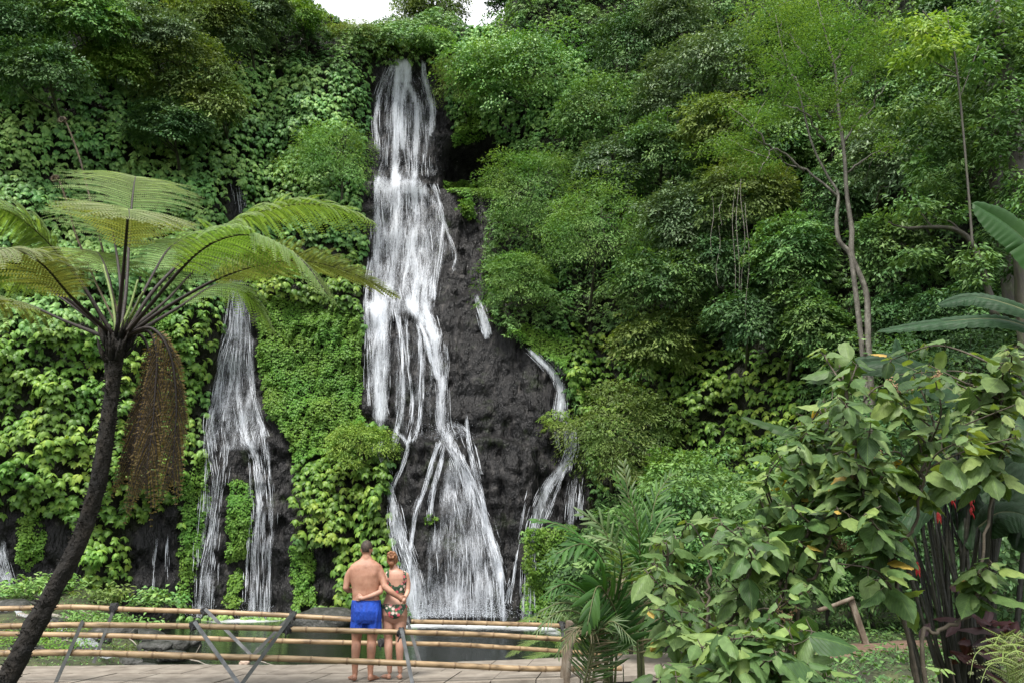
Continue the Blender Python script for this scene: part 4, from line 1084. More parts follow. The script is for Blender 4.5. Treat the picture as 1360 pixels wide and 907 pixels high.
def dark_tree(name, label, pts, Y, r0, r1, limbs, cen, mat='T4', bark='bark', L=.12, W=.5, per=40, dens=60):
    Pp = lambda x, y, d=0: at(x, y, Y + d)
    b = Pp(*pts[0]); t = thing(name, label, 'tree', None, tuple(b)); mb = MB()
    A = spline([Pp(*p) for p in pts], 40) - b
    tube(mb, A, np.linspace(r0, r1, 40), 10, rough=.25)
    for l in limbs:
        C = spline([Pp(*p[:2], p[2] if len(p) > 2 else 0) for p in l], 14) - b; tube(mb, C, np.linspace(r1 * .7, .012, 14), 6, rough=.2)
    mb.build('trunk', M[bark], t)
    if cen:
        C = []
        for x, y, rx, ry in cen:
            n = max(3, int(rx * ry / dens)); C.append(at(x + R2.normal(0, rx * .55, n), y + R2.normal(0, ry * .55, n), Y + R2.normal(0, .5, n)) - b)
        C = np.concatenate(C); n = len(C); ci = np.repeat(np.arange(n), per); N = n * per
        ang = R2.uniform(0, 2 * pi, N); rr = np.sqrt(R2.uniform(0, 1, N)) * R2.uniform(.15, .38, n)[ci]
        q = np.stack([np.cos(ang), np.sin(ang), 0 * ang], -1)
        P = C[ci] + q * rr[:, None] + UPV * (R2.normal(0, .06, N) - rr * .3)[:, None]
        l = R2.uniform(.6, 1.2, N) * L; mb = MB()
        leaves(mb, P, nrm(q + R2.normal(0, .35, (N, 3)) - UPV * .35), nrm(UPV + R2.normal(0, .35, (N, 3))), l, l * W, OV, np.clip(R2.uniform(0, .8, n)[ci] + R2.normal(0, .12, N), 0, 1))
        mb.build('crown', M[mat], t)
    return t
dark_tree('forest_tree', 'thick mossy trunk at the right edge with leafy twigs', [(1375, 560), (1362, 400), (1352, 250), (1345, 140), (1326, 40), (1310, -40)], 15, .2, .12,
          [[(1345, 140), (1325, 90), (1290, 55, -.5)], [(1350, 220), (1330, 180), (1300, 170, -.4)]], [(1345, 130, 34, 70), (1300, 60, 40, 36), (1352, 260, 26, 60), (1320, 10, 50, 26), (1350, 60, 30, 40)], dens=34)
dark_tree('forest_tree', 'dark ivy covered trunk leaning in the upper right', [(1345, 420), (1335, 330), (1322, 230), (1318, 130), (1310, 60), (1300, -40)], 16.5, .17, .12,
          [[(1318, 130), (1290, 110), (1255, 100)], [(1322, 220), (1300, 190), (1270, 200)]], [(1290, 120, 34, 30), (1300, 200, 40, 30), (1260, 170, 40, 30), (1325, 320, 24, 40), (1240, 230, 40, 26), (1210, 140, 40, 20)], dens=34)
dark_tree('yellow_green_sapling', 'small tree with bright yellow green leaves on grey branches in the upper right', [(1292, 330), (1285, 240), (1275, 130), (1266, 60), (1255, 10)], 14, .024, .016,
          [[(1272, 100), (1245, 85), (1222, 72)], [(1268, 80), (1240, 50), (1215, 40)], [(1262, 40), (1240, 30), (1225, 15)], [(1275, 130), (1290, 90), (1300, 60)]],
          [(1228, 34, 22, 10), (1245, 26, 18, 7), (1212, 74, 18, 8), (1258, 52, 18, 7), (1200, 30, 12, 6), (1240, 60, 20, 12)], 'light', 'bark', per=34, dens=18)  # light yellow green is the leaf colour itself
dark_tree('arching_tree', 'bare grey trunk arching leftwards behind the banana leaves', [(1322, 420), (1308, 370), (1292, 325), (1270, 306), (1238, 302), (1205, 304)], 15, .075, .035,
          [[(1238, 302), (1228, 290), (1222, 280)], [(1280, 312), (1262, 295), (1240, 290)], [(1210, 304), (1190, 300), (1180, 295)]], [(1230, 340, 40, 16), (1205, 270, 30, 10), (1300, 350, 26, 30), (1260, 280, 30, 14)], 'T4', 'bark')
# ------------------------------------------------------------------ the couple
def skinmat(name, a, b, c):
    m = noisemat(name, [(.35, a), (.5, b), (.68, c)], 5, 5, (.45, .6), .15, .004)
    p = [n for n in m.node_tree.nodes if n.type == 'BSDF_PRINCIPLED'][0]
    p.inputs['Subsurface Weight'].default_value = .12; p.inputs['Subsurface Radius'].default_value = (.02, .008, .004)
    return m
M['skin_m'] = skinmat('skin_tanned', (.27, .125, .075), (.37, .185, .12), (.46, .25, .17))
M['skin_w'] = skinmat('skin_fair', (.33, .17, .115), (.43, .235, .165), (.52, .31, .225))
M['hair_m'] = noisemat('hair_brown', [(.35, (.012, .008, .006)), (.65, (.07, .045, .03))], 45, 4, (.5, .7), .8, .01, stretch=(1, 1, .3))
M['hair_w'] = noisemat('hair_auburn', [(.3, (.11, .04, .018)), (.5, (.24, .10, .045)), (.7, (.42, .22, .11))], 40, 4, (.4, .6), .9, .012, stretch=(1.5, 1, .4))
M['shorts'] = noisemat('blue_cloth', [(.3, (.004, .035, .27)), (.6, (.006, .065, .46)), (.8, (.01, .09, .56))], 8, 5, (.6, .8), .9, .02, stretch=(1.5, 1.5, .6))
def floralmat():
    m, nt, out = mat_new('floral_cloth'); L = nt.links.new
    tc = nd(nt, 'ShaderNodeTexCoord')
    v = nd(nt, 'ShaderNodeTexVoronoi', i_Scale=22.0); L(tc.outputs['Object'], v.inputs['Vector'])
    sp = nd(nt, 'ShaderNodeSeparateColor'); L(v.outputs['Color'], sp.inputs[0])
    rp = ramp(nt, [(0, (.015, .05, .025)), (.2, (.5, .08, .11)), (.42, (.65, .5, .44)), (.58, (.03, .12, .05)), (.7, (.55, .2, .2)), (.86, (.01, .03, .02))], 'CONSTANT'); L(sp.outputs[0], rp.inputs['Fac'])
    mk = nd(nt, 'ShaderNodeMapRange', i_From_Min=.4, i_From_Max=.6, i_To_Min=1.0, i_To_Max=.0); L(v.outputs['Distance'], mk.inputs['Value'])
    n = nd(nt, 'ShaderNodeTexNoise', i_Scale=50.0); L(tc.outputs['Object'], n.inputs['Vector'])
    r2 = ramp(nt, [(.42, (.012, .035, .022)), (.58, (.05, .13, .06))]); L(n.outputs['Fac'], r2.inputs['Fac'])
    mx = nd(nt, 'ShaderNodeMix', data_type='RGBA'); L(mk.outputs[0], mx.inputs['Factor']); L(r2.outputs['Color'], mx.inputs['A']); L(rp.outputs['Color'], mx.inputs['B'])
    p = nd(nt, 'ShaderNodeBsdfPrincipled', i_Roughness=.7); L(mx.outputs['Result'], p.inputs['Base Color']); L(p.outputs[0], out.inputs[0])
    return m
M['floral'] = floralmat()

def rings(mb, rs, Y, k=24, org=None, sq=2.4):
    """closed loft of flattened rings: (px, py, half width in px, half depth in m, shift in m)"""
    C = []; 
    V = []
    for (px, py, hw, hd, dy) in rs:
        c = at(px, py, Y + dy); dep = c[1] * CP + (c[2] - CAMZ) * SP; r = hw * dep / F
        a = np.arange(k) * 2 * pi / k
        ca, sa = np.cos(a), np.sin(a)
        xx = np.sign(ca) * np.abs(ca) ** (2 / sq) * r; yy = np.sign(sa) * np.abs(sa) ** (2 / sq) * hd
        V.append(np.stack([c[0] + xx, c[1] + yy, np.full(k, c[2])], -1))
    V = np.array(V); n = len(V)
    if org is not None: V = V - org
    idx = np.arange(n * k).reshape(n, k)
    q = np.stack([idx[:-1], idx[1:], np.roll(idx, -1, 1)[1:], np.roll(idx, -1, 1)[:-1]], -1).reshape(-1, 4)
    mb.add(V.reshape(-1, 3), [q, np.arange(k)[None], (np.arange(k)[::-1] + (n - 1) * k)[None]])

def ball(mb, c, r, org=None, n=20, m=14):
    c = np.asarray(c, float) - (0 if org is None else org)
    r = np.broadcast_to(np.asarray(r, float), (3,))
    th = np.linspace(.12, pi - .12, m)
    a = np.arange(n) * 2 * pi / n
    V = np.stack([np.sin(th)[:, None] * np.cos(a), np.sin(th)[:, None] * np.sin(a), np.cos(th)[:, None] * np.ones(n)], -1) * r + c
    idx = np.arange(n * m).reshape(m, n)
    q = np.stack([idx[:-1], idx[1:], np.roll(idx, -1, 1)[1:], np.roll(idx, -1, 1)[:-1]], -1).reshape(-1, 4)
    mb.add(V.reshape(-1, 3), [q, np.arange(n)[None], (np.arange(n)[::-1] + (m - 1) * n)[None]])

def limb(mb, pts, R, org, k=16, n=24):
    C = spline(np.array(pts) - org, n); r = np.interp(np.linspace(0, 1, n), np.linspace(0, 1, len(R)), R)
    tube(mb, C, r, k)
    ball(mb, C[0] + org, r[0], org); ball(mb, C[-1] + org, r[-1], org)

def remesh(mb, name, mat, parent, voxel=.009, smooth=6, fac=.5):
    o = mb.build(name + '_raw', mat)
    md = o.modifiers.new('r', 'REMESH'); md.mode = 'VOXEL'; md.voxel_size = voxel; md.use_smooth_shade = True
    if smooth:
        ms = o.modifiers.new('s', 'SMOOTH'); ms.iterations = smooth; ms.factor = fac
    dg = bpy.context.evaluated_depsgraph_get(); dg.update()
    me = bpy.data.meshes.new_from_object(o.evaluated_get(dg))
    old = o.data; bpy.data.objects.remove(o); bpy.data.meshes.remove(old)
    me.name = name
    me.materials.clear(); me.materials.append(mat)
    me.polygons.foreach_set('use_smooth', np.ones(len(me.polygons), bool))
    r = bpy.data.objects.new(name, me); COL.objects.link(r); r.parent = parent
    return r

def hand(mb, wrist, palm, fdir, side, out_, org, L=.075, r=.0095, curl=.3, thumb=1):
    """palm slab, four fingers and a thumb; out_ is the back of the hand"""
    wrist = np.asarray(wrist, float); palm = np.asarray(palm, float); fdir = nrm(np.asarray(fdir, float)); side = nrm(np.asarray(side, float)); out_ = nrm(np.asarray(out_, float))
    limb(mb, [wrist, (wrist + palm) / 2, palm], [.026, .03, .026], org, n=8)
    for j, l in zip((-1.5, -.5, .5, 1.5), (.85, 1.0, .95, .75)):
        b = palm + side * j * .0195
        limb(mb, [wrist + (palm - wrist) * .4 + side * j * .012, b, b + fdir * L * .5 * l + out_ * .006, b + fdir * L * .95 * l - out_ * curl * L * .5], [.013, r * 1.15, r, r * .8], org, k=10, n=12)
    b = wrist + (palm - wrist) * .35 + side * .022 * thumb
    limb(mb, [b, b + side * thumb * .03 + fdir * .025, b + side * thumb * .035 + fdir * .055], [.014, .011, .009], org, k=10, n=8)

# --- the man
YM = 11.6; pm = lambda x, y, d=0: at(x, y, YM + d)
org = pm(483, 903); org[2] = 0.0
man = thing('person', 'barefoot man in blue shorts seen from behind with his arm round the woman', 'person', None, tuple(org))
def man_torso(mb):
    rings(mb, [(486.8, 738, 6.0, .058, .01), (486.6, 742, 8.5, .062, .005), (486.3, 746, 15.0, .078, 0), (486, 750, 20.0, .095, 0), (486, 756, 22.3, .112, 0), (486, 764, 21.8, .122, 0), (486, 774, 19.8, .122, .005),
               (486, 784, 18.2, .113, .01), (486, 793, 17.8, .112, .01), (486.3, 801, 18.3, .13, 0), (486.6, 811, 18.6, .145, -.01), (486.6, 820, 18.2, .13, -.005), (486.6, 826, 16, .1, 0)], YM, org=org)
def man_legs(mb):
    limb(mb, [pm(477.4, 816), pm(474.6, 835), pm(473.4, 850, .01), pm(472.8, 862, -.012), pm(471.6, 880), pm(471.5, 895)], [.098, .083, .064, .064, .046, .036], org, n=30)
    limb(mb, [pm(495.4, 816), pm(495.0, 835), pm(493.8, 850, .01), pm(493.2, 862, -.012), pm(492.2, 880), pm(492.0, 895)], [.098, .083, .064, .064, .046, .036], org, n=30)
mb = MB(); man_torso(mb); man_legs(mb)
for (hx, tx) in ((471.3, -.05), (492.2, .03)):
    h = pm(hx, 900); h[2] = .042
    limb(mb, [h + [0, -.03, .0], h + [tx * .5, .06, -.005], h + [tx * 1.6, .14, -.018]], [.038, .036, .028], org, n=10)
    for j in range(5): 
        b = h + [tx * 1.6 + (j - 2) * .017, .15, -.022]; limb(mb, [b, b + [tx * .25, .045 - .004 * abs(j - 1.5), -.004]], [.013, .010], org, k=8, n=4)
limb(mb, [pm(486.7, 745), pm(486.8, 738), pm(486.9, 731, .015)], [.068, .058, .058], org)
hc = pm(487, 728.6, .02); ball(mb, hc, (.077, .098, .112), org); ball(mb, hc + [0, .055, -.06], (.055, .055, .055), org)
ball(mb, hc + [0, .105, -.012], (.013, .02, .024), org)                    # nose
for s in (-1, 1):
    ball(mb, hc + [s * .080, .0, -.012], (.010, .02, .032), org, 12, 8)       # ears
    ball(mb, hc + [s * .032, .088, .012], (.014, .01, .009), org, 10, 8)
limb(mb, [pm(470.5, 754.5), pm(463, 764), pm(459.5, 780, -.01)], [.062, .053, .043], org)
limb(mb, [pm(459.5, 780, -.01), pm(462, 782.5, .10), pm(470, 784, .23)], [.044, .042, .029], org)
hand(mb, pm(470, 784, .23), pm(475, 784, .27), [1, .25, .1], [.2, 0, 1], [0, 1, 0], org)
limb(mb, [pm(502, 754.5), pm(507.5, 766, -.03), pm(510.8, 778, -.075)], [.063, .054, .045], org)
limb(mb, [pm(510.8, 778, -.075), pm(520, 786, -.085), pm(529.5, 793, -.06)], [.046, .043, .029], org)
hand(mb, pm(529.5, 793, -.06), pm(533.8, 795.8, -.045), [.75, .25, -.45], [.5, 0, .8], [-.2, -1, .2], org, L=.07, curl=.1)
limb(mb, [pm(486.2, 752, -.104), pm(486.2, 770, -.118), pm(486, 790, -.103)], [.004, .004, .004], org) 
for s in (-1, 1): ball(mb, pm(486 + s * 10, 762, -.075), (.062, .038, .075), org)     # shoulder blades
remesh(mb, 'body', M['skin_m'], man, .0075, 5)
mb = MB()
rings(mb, [(486.4, 796.5, 18.9, .138, .0), (486.5, 801, 19.4, .147, -.003), (486.6, 811, 20.2, .165, -.008), (486.6, 822, 20.4, .155, 0), (486.6, 827, 19, .13, 0)], YM, org=org)
C = [pm(477.6, 818), pm(475.8, 830), pm(475.3, 838.5)]; tube(mb, spline(np.array(C) - org, 10), np.linspace(.112, .108, 10), 20)
C = [pm(495.6, 818), pm(496.6, 830), pm(496.8, 838.5)]; tube(mb, spline(np.array(C) - org, 10), np.linspace(.112, .108, 10), 20)
for k, (a, b) in enumerate((((470, 806), (473, 834)), ((481, 812), (480, 834)), ((502, 806), (499, 834)), ((491, 812), (492, 834)))):
    limb(mb, [pm(a[0], a[1], -.135), pm((a[0] + b[0]) / 2, (a[1] + b[1]) / 2, -.125), pm(b[0], b[1], -.10)], [.008, .013, .01], org, k=8)
remesh(mb, 'shorts', M['shorts'], man, .008, 3)
mb = MB(); ball(mb, hc + [0, -.012, .016], (.084, .096, .108), org)
ob = remesh(mb, 'hair', M['hair_m'], man, .007, 2)
def cut_mesh(o, keep, org_):
    bm = bmesh.new(); bm.from_mesh(o.data)
    dele = [f for f in bm.faces if not keep(np.array(f.calc_center_median()) + org_)]
    bmesh.ops.delete(bm, geom=dele, context='FACES'); bm.to_mesh(o.data); bm.free(); o.data.update()
cut_mesh(ob, lambda p: (p[2] > hc[2] - .045 + (.05 if abs(p[0] - hc[0]) > .05 else 0) + max(0, p[1] - hc[1]) * 1.4), org)

# --- the woman
YW = 11.74; pw = lambda x, y, d=0: at(x, y, YW + d)
org = pw(523, 897); org[2] = 0.0
wom = thing('person', 'woman in a green floral bikini with hair in a bun beside the man', 'person', None, tuple(org))
def wt(mb):
    rings(mb, [(523, 751, 4.8, .045, .01), (524, 755, 6.5, .05, .01), (526, 758.5, 12.0, .066, 0), (526.4, 762, 14.6, .08, 0), (526.4, 768, 14.6, .09, 0), (526, 777, 13.4, .092, .005), (525, 786, 11.6, .088, .01), (524.4, 791, 11.8, .09, .01),
               (524.1, 799, 14.8, .11, 0), (524, 808, 16.9, .138, -.01), (524, 816, 17.2, .138, -.012), (524, 823, 16.6, .11, 0), (524, 827, 14, .08, 0)], YW, org=org)
    limb(mb, [pw(516.2, 815), pw(515.6, 834), pw(515.8, 847, .01), pw(515.9, 860, -.012), pw(517, 878), pw(517.5, 891)], [.098, .080, .057, .058, .042, .032], org, n=30)
    limb(mb, [pw(531.8, 815), pw(531.4, 834), pw(530.9, 847, .01), pw(530.8, 860, -.012), pw(531.0, 878), pw(531.5, 891)], [.098, .080, .057, .058, .042, .032], org, n=30)
mb = MB(); wt(mb)
suit = remesh(mb, 'bikini', M['floral'], wom, .0065, 4)
mb = MB(); wt(mb)
for (hx, tx) in ((516.8, -.06), (531.5, -.02)):
    h = pw(hx, 895); h[2] = .038
    limb(mb, [h + [0, -.02, .0], h + [tx * .5, .05, -.004], h + [tx * 1.6, .12, -.016]], [.033, .032, .025], org, n=10)
    for j in range(5):
        b = h + [tx * 1.6 + (j - 2) * .015, .128, -.02]; limb(mb, [b, b + [tx * .2, .038 - .004 * abs(j - 1.5), -.003]], [.011, .009], org, k=8, n=4)
limb(mb, [pw(523, 758), pw(522.3, 752), pw(521.5, 746, .015)], [.055, .047, .047], org)
wc = pw(521.2, 743, .02); ball(mb, wc, (.070, .088, .102), org); ball(mb, wc + [0, .05, -.055], (.047, .047, .05), org); ball(mb, wc + [0, .096, -.01], (.011, .017, .02), org)
for s in (-1, 1): ball(mb, wc + [s * .073, .0, -.014], (.009, .018, .028), org, 12, 8)
limb(mb, [pw(514.6, 763.5), pw(508.5, 775, -.11), pw(505.2, 785.5, -.235)], [.048, .043, .036], org)
limb(mb, [pw(505.2, 785.5, -.235), pw(495, 790, -.28), pw(482, 794.2, -.285)], [.037, .034, .024], org)
hand(mb, pw(482, 794.2, -.285), pw(477.6, 794, -.283), [-1, .12, -.02], [0, 0, 1], [0, -1, 0], org, L=.06, curl=.25)
limb(mb, [pw(539.2, 764), pw(541.6, 774, .01), pw(541.8, 784, 0)], [.046, .041, .035], org)
limb(mb, [pw(541.8, 784, 0), pw(540, 789, -.07), pw(537.4, 794, -.15)], [.035, .031, .023], org)
hand(mb, pw(537.4, 794, -.15), pw(536, 797, -.19), [-.6, .1, -.5], [.3, 0, .9], [.3, -1, 0], org, L=.055, curl=.3, thumb=1)
remesh(mb, 'body', M['skin_w'], wom, .0070, 4)
def suit_keep(p):
    px, py = proj(p)
    back = p[1] < YW + 0.0
    if 801.5 < py < 822:
        lim = 807.5 + 13.5 * max(0, 1 - (abs(px - 524) / 13.5) ** 2.2) 
        return py < lim and py > 801.5 + .9 * (1 - ((px - 524) / 17) ** 2)
    if 757 < py < 786.5:
        u = abs(px - 526.2)
        if py > 778.5 - 0: return True
        if py > 770: return u > 11.2 - (py - 770) * 1.1
        return 9.3 < u < 12.9 or (py > 767 and u > 9.3)
    return False
cut_mesh(suit, suit_keep, org)
bm = bmesh.new(); bm.from_mesh(suit.data); bm.normal_update()
for v in bm.verts: v.co += v.normal * .007
bm.to_mesh(suit.data); bm.free()
mb = MB(); ball(mb, wc + [0, -.014, .014], (.078, .092, .106), org); ball(mb, wc + [.0, -.085, .065], (.054, .05, .05), org)
for k in range(7):
    a = k * .9; limb(mb, [wc + [.05 * math.cos(a), -.10, .065 + .045 * math.sin(a)], wc + [.05 * math.cos(a + .8), -.125, .065 + .04 * math.sin(a + .8)]], [.02, .016], org, k=8, n=5)
limb(mb, [wc + [0, -.07, -.05], wc + [.0, -.06, -.09]], [.045, .03], org, n=6)
ob = remesh(mb, 'hair', M['hair_w'], wom, .0065, 2)
cut_mesh(ob, lambda p: (p[2] > wc[2] - .115 + max(0, p[1] - wc[1] + .01) * 1.9), org)
# ------------------------------------------------------------------ the tree fern in front
R3 = np.random.default_rng(55)
M['frond'] = leafmat('frond_green', [(.09, .17, .04), (.15, .26, .065), (.22, .35, .10), (.30, .43, .15)], .5, .45, spec=.3)
M['frond_old'] = leafmat('frond_olive', [(.11, .135, .05), (.17, .20, .08), (.25, .28, .12)], .6, .4)
M['frond_dead'] = leafmat('frond_dead', [(.10, .075, .02), (.18, .135, .038), (.28, .215, .07)], .7, .4)
M['rachis'] = noisemat('rachis_dark', [(.3, (.008, .005, .004)), (.7, (.03, .018, .012))], 30, rough=(.5, .8))
M['rachis_g'] = noisemat('rachis_green', [(.3, (.10, .15, .03)), (.7, (.18, .24, .06))], 30, rough=(.5, .7))
M['fernbark'] = noisemat('fern_bark', [(.3, (.003, .0025, .002)), (.55, (.012, .009, .006)), (.67, (.03, .023, .016)), (.72, (.2, .2, .17))], 7, 8, (.8, .95), 1.0, .06, stretch=(1, 1, .7))

def frond_mesh(C, npin=34, plen=.75, t0=.22, up=(0, 0, 1), lw=.019, ll=.056, droop=.35, ang=.35, rr=.016, dead=False, taper=.5, prof=None, dsp=.021, flatness=0):
    """C: spine points (world). Feathered twice: side feathers each with small leaflets."""
    mb = MB(); C = np.asarray(C, float); n = len(C)
    T = nrm(np.gradient(C, axis=0)); up = np.asarray(up, float)
    tube(mb, C, np.interp(np.linspace(0, 1, n), [0, .3, 1], [rr * 1.25, rr * .8, rr * .15]), 6, mat=1)
    Lc = np.r_[0, np.cumsum(np.linalg.norm(np.diff(C, axis=0), axis=1))]; tot = Lc[-1]
    P0 = []; D0 = []; N0 = []; LL = []; RN = []
    for i in range(npin):
        t = t0 + (1 - t0) * (i + .5) / npin
        u = (t - t0) / (1 - t0)
        pl = plen * (min(1, (u / .28 + .25)) * (1 - u ** 2.6) ** .8 + .03) * R3.uniform(.92, 1.06)
        if dead: pl = plen * (.35 + .8 * u) * (1 - u ** 7) * R3.uniform(.6, 1.15) + .03
        s = t * tot; c = np.array([np.interp(s, Lc, C[:, k]) for k in range(3)]); tt = np.array([np.interp(s, Lc, T[:, k]) for k in range(3)])
        tt /= np.linalg.norm(tt)
        sd = np.cross(tt, up); sd /= max(np.linalg.norm(sd), 1e-6); nn = np.cross(sd, tt)
        for sg in (-1, 1):
            a = ang + .35 * u + R3.normal(0, .04)
            d = sd * sg * math.cos(a) + tt * math.sin(a) + nn * (.10 + R3.normal(0, .03))
            m = max(5, int(pl / .05)); x = np.linspace(0, 1, m)[:, None]
            dr = droop * (1 + R3.normal(0, .2)) * (3.2 if dead else 1)
            Q = c + d * x * pl + np.array([0, 0, -1.]) * (x ** 2) * pl * dr + tt * x ** 2 * pl * .12
            if pl > .06: tube(mb, Q, np.linspace(.0045, .0015, m), 3, mat=1 if dead else 2, cap=False)
            k = max(3, int(pl / dsp)); xs = (np.arange(k) + .6) / k
            q = np.stack([np.interp(xs, x[:, 0], Q[:, j]) for j in range(3)], -1)
            qt = nrm(np.gradient(q, axis=0)) if k > 1 else np.array([d])
            side2 = nrm(np.cross(qt, nn)); n2 = np.cross(side2, qt)
            for s2 in (-1, 1):
                l = ll * (1 - .75 * xs ** 2) * (.55 + .45 * min(1, pl / plen * 1.6)) 
                P0.append(q); D0.append(side2 * s2 + qt * .38 - n2 * (.12 + (.5 if dead else 0)) ); N0.append(n2); LL.append(l)
                RN.append(np.full(k, .5) + R3.normal(0, .12) + R3.normal(0, .05, k))
    P0 = np.concatenate(P0); D0 = np.concatenate(D0); N0 = np.concatenate(N0); LL = np.concatenate(LL); RN = np.concatenate(RN)
    if dead: D0 = D0 + R3.normal(0, .25, D0.shape); N0 = N0 + R3.normal(0, .3, N0.shape)
    leaves(mb, P0, D0, N0 + R3.normal(0, .08, N0.shape), LL, np.full(len(LL), lw) * (.5 + .5 * LL / ll), RH, np.clip(RN, 0, 1), 0)
    return mb

crown = at(155, 447, 6.6)
tb = at(-60, 1010, 6.6); tb[2] = 0
fern = thing('tree_fern', 'tall tree fern with a dark leaning trunk and spreading fronds at the left', 'tree fern', None, tuple(tb))
C = spline([tb, at(-12, 935, 6.6), at(14, 893, 6.6), at(60, 803, 6.6), at(103, 722, 6.6), at(130, 640, 6.6), at(144, 560, 6.6), at(150, 500, 6.6), crown + [0, 0, .02]], 150) - tb
mb = MB(); tube(mb, C, np.interp(np.linspace(0, 1, 150), [0, .2, .6, .86, .97, 1], [.098, .078, .062, .056, .08, .05]), 22, rough=.3, seed=3)
# old leaf bases and root hair
for _ in range(900):
    k = R3.integers(5, 149); a = R3.uniform(0, 2 * pi); r = .06 + .012 * (k < 60) 
    dd = np.array([math.cos(a), math.sin(a), R3.uniform(-.1, .7)]); s = C[k] + dd * [r, r, 0]
    tube(mb, [s, s + dd * R3.uniform(.012, .035)], [.007, .002], 4, cap=False)
for _ in range(46):
    a = R3.uniform(0, 2 * pi); k = R3.integers(136, 149); s = C[k] + np.array([math.cos(a), math.sin(a), 0]) * .07
    tube(mb, [s, s + np.array([math.cos(a) * .05, math.sin(a) * .05, .07]), s + np.array([math.cos(a) * .09, math.sin(a) * .09, .16])], [.018, .013, .004], 6)
mb.build('trunk', M['fernbark'], fern)
FW = lambda *p: at(*p)
fronds = [
 # px, py, Y points; plen, droop, material
 ([(160, 447, 6.6), (168, 380, 6.75), (172, 310, 7.0), (176, 262, 7.5), (180, 236, 8.2), (184, 240, 9.2)], .66, .28, 'frond', 44),
 ([(165, 447, 6.6), (205, 385, 6.7), (262, 330, 6.9), (325, 288, 7.1), (400, 271, 7.2), (460, 280, 7.3), (500, 297, 7.3)], .42, .55, 'frond', 34),
 ([(165, 447, 6.6), (200, 405, 6.3), (262, 336, 6.0), (315, 312, 5.8), (365, 322, 5.7), (405, 350, 5.65), (435, 392, 5.6)], .48, .45, 'frond', 34),
 ([(168, 447, 6.6), (230, 403, 6.5), (310, 362, 6.4), (390, 346, 6.4), (460, 360, 6.4), (530, 394, 6.4)], .40, .10, 'frond_old', 36),
 ([(168, 450, 6.6), (235, 410, 7.0), (290, 378, 7.4), (330, 392, 7.6), (365, 440, 7.7)], .36, .5, 'frond', 26),
 ([(150, 445, 6.6), (100, 365, 6.4), (50, 308, 6.2), (0, 277, 6.1), (-70, 275, 6.0), (-120, 300, 6.0)], .58, .38, 'frond', 36),
 ([(148, 447, 6.6), (90, 398, 6.4), (30, 365, 6.3), (-40, 350, 6.2), (-130, 370, 6.2)], .52, .4, 'frond', 34),
 ([(146, 450, 6.6), (90, 428, 6.9), (20, 400, 7.2), (-60, 395, 7.4), (-140, 430, 7.6)], .48, .4, 'frond_old', 32),
 ([(155, 445, 6.6), (163, 370, 6.3), (168, 310, 5.9), (170, 284, 5.5), (171, 279, 5.1), (172, 290, 4.75)], .46, .22, 'frond_old', 32),
 ([(160, 447, 6.6), (195, 380, 7.0), (225, 330, 7.6), (255, 318, 8.2), (285, 335, 8.8)], .55, .38, 'frond', 32),
 ([(150, 447, 6.6), (100, 400, 6.0), (55, 350, 5.5), (10, 330, 5.1), (-40, 345, 4.8)], .42, .35, 'frond_old', 30),
 ([(155, 447, 6.6), (150, 400, 6.9), (140, 355, 7.4), (128, 335, 8.1), (120, 345, 8.9)], .55, .35, 'frond', 30),
 ([(158, 447, 6.6), (160, 380, 7.0), (150, 310, 7.8), (140, 280, 8.8), (132, 285, 9.8)], .6, .3, 'frond', 34),
 ([(150, 447, 6.6), (95, 405, 7.2), (40, 370, 8.0), (0, 362, 8.8), (-50, 380, 9.4)], .55, .35, 'frond', 34),
 ([(162, 447, 6.6), (220, 400, 7.2), (268, 352, 8.0), (310, 345, 8.8), (350, 372, 9.4)], .5, .38, 'frond', 32),
]
for pts, pl, dr, mt, npn in fronds:
    pl *= 1.18; npn = int(npn * 1.15)
    Cc = spline([at(*p) for p in pts], 40)
    if pts[0][1] > 0: Cc[0] = Cc[0] * .5 + crown * .5
    frond_mesh(Cc - tb, npin=npn, plen=pl, droop=dr, ang=.3, t0=.36).build('frond', [M[mt], M['rachis'], M['rachis_g']], fern)
for a in ((137, 352, 6.8), (183, 372, 6.7), (190, 388, 6.4)):
    mb = MB(); tube(mb, spline([crown, (crown + at(*a)) / 2 + [.02, 0, 0], at(*a)], 14) - tb, np.linspace(.014, .008, 14), 7); mb.build('young_stalk', M['rachis_g'], fern)
# two rolled up brown crosiers
M['crosier'] = noisemat('crosier_scales', [(.35, (.02, .014, .006)), (.65, (.09, .065, .03))], 30, rough=(.7, .9), bump=1, bdist=.01)
for pts in ([(158, 440, 6.9), (125, 370, 7.6), (100, 310, 8.0), (90, 272, 8.1), (78, 238, 8.1)], [(162, 440, 7.1), (138, 340, 8.2), (116, 250, 8.8), (104, 205, 8.9), (87, 160, 8.9)]):
    P_ = spline([at(*p) for p in pts], 30); e = P_[-1]; th = np.linspace(0, 2 * pi * 1.4, 26); r = np.linspace(.045, .012, 26)
    coil = e + np.stack([-.045 + np.cos(th) * r, 0 * th, np.sin(th) * r], -1)
    mb = MB(); tube(mb, np.vstack([P_, coil]) - tb, np.r_[np.linspace(.010, .010, 30), np.linspace(.014, .007, 26)], 8, rough=.5)
    for _ in range(160):
        k = R3.integers(8, 55); q = np.vstack([P_, coil])[k] - tb; dd = nrm(R3.normal(0, 1, 3)); tube(mb, [q, q + dd * .035], [.004, .001], 3, cap=False)
    mb.build('crosier', M['crosier'], fern)
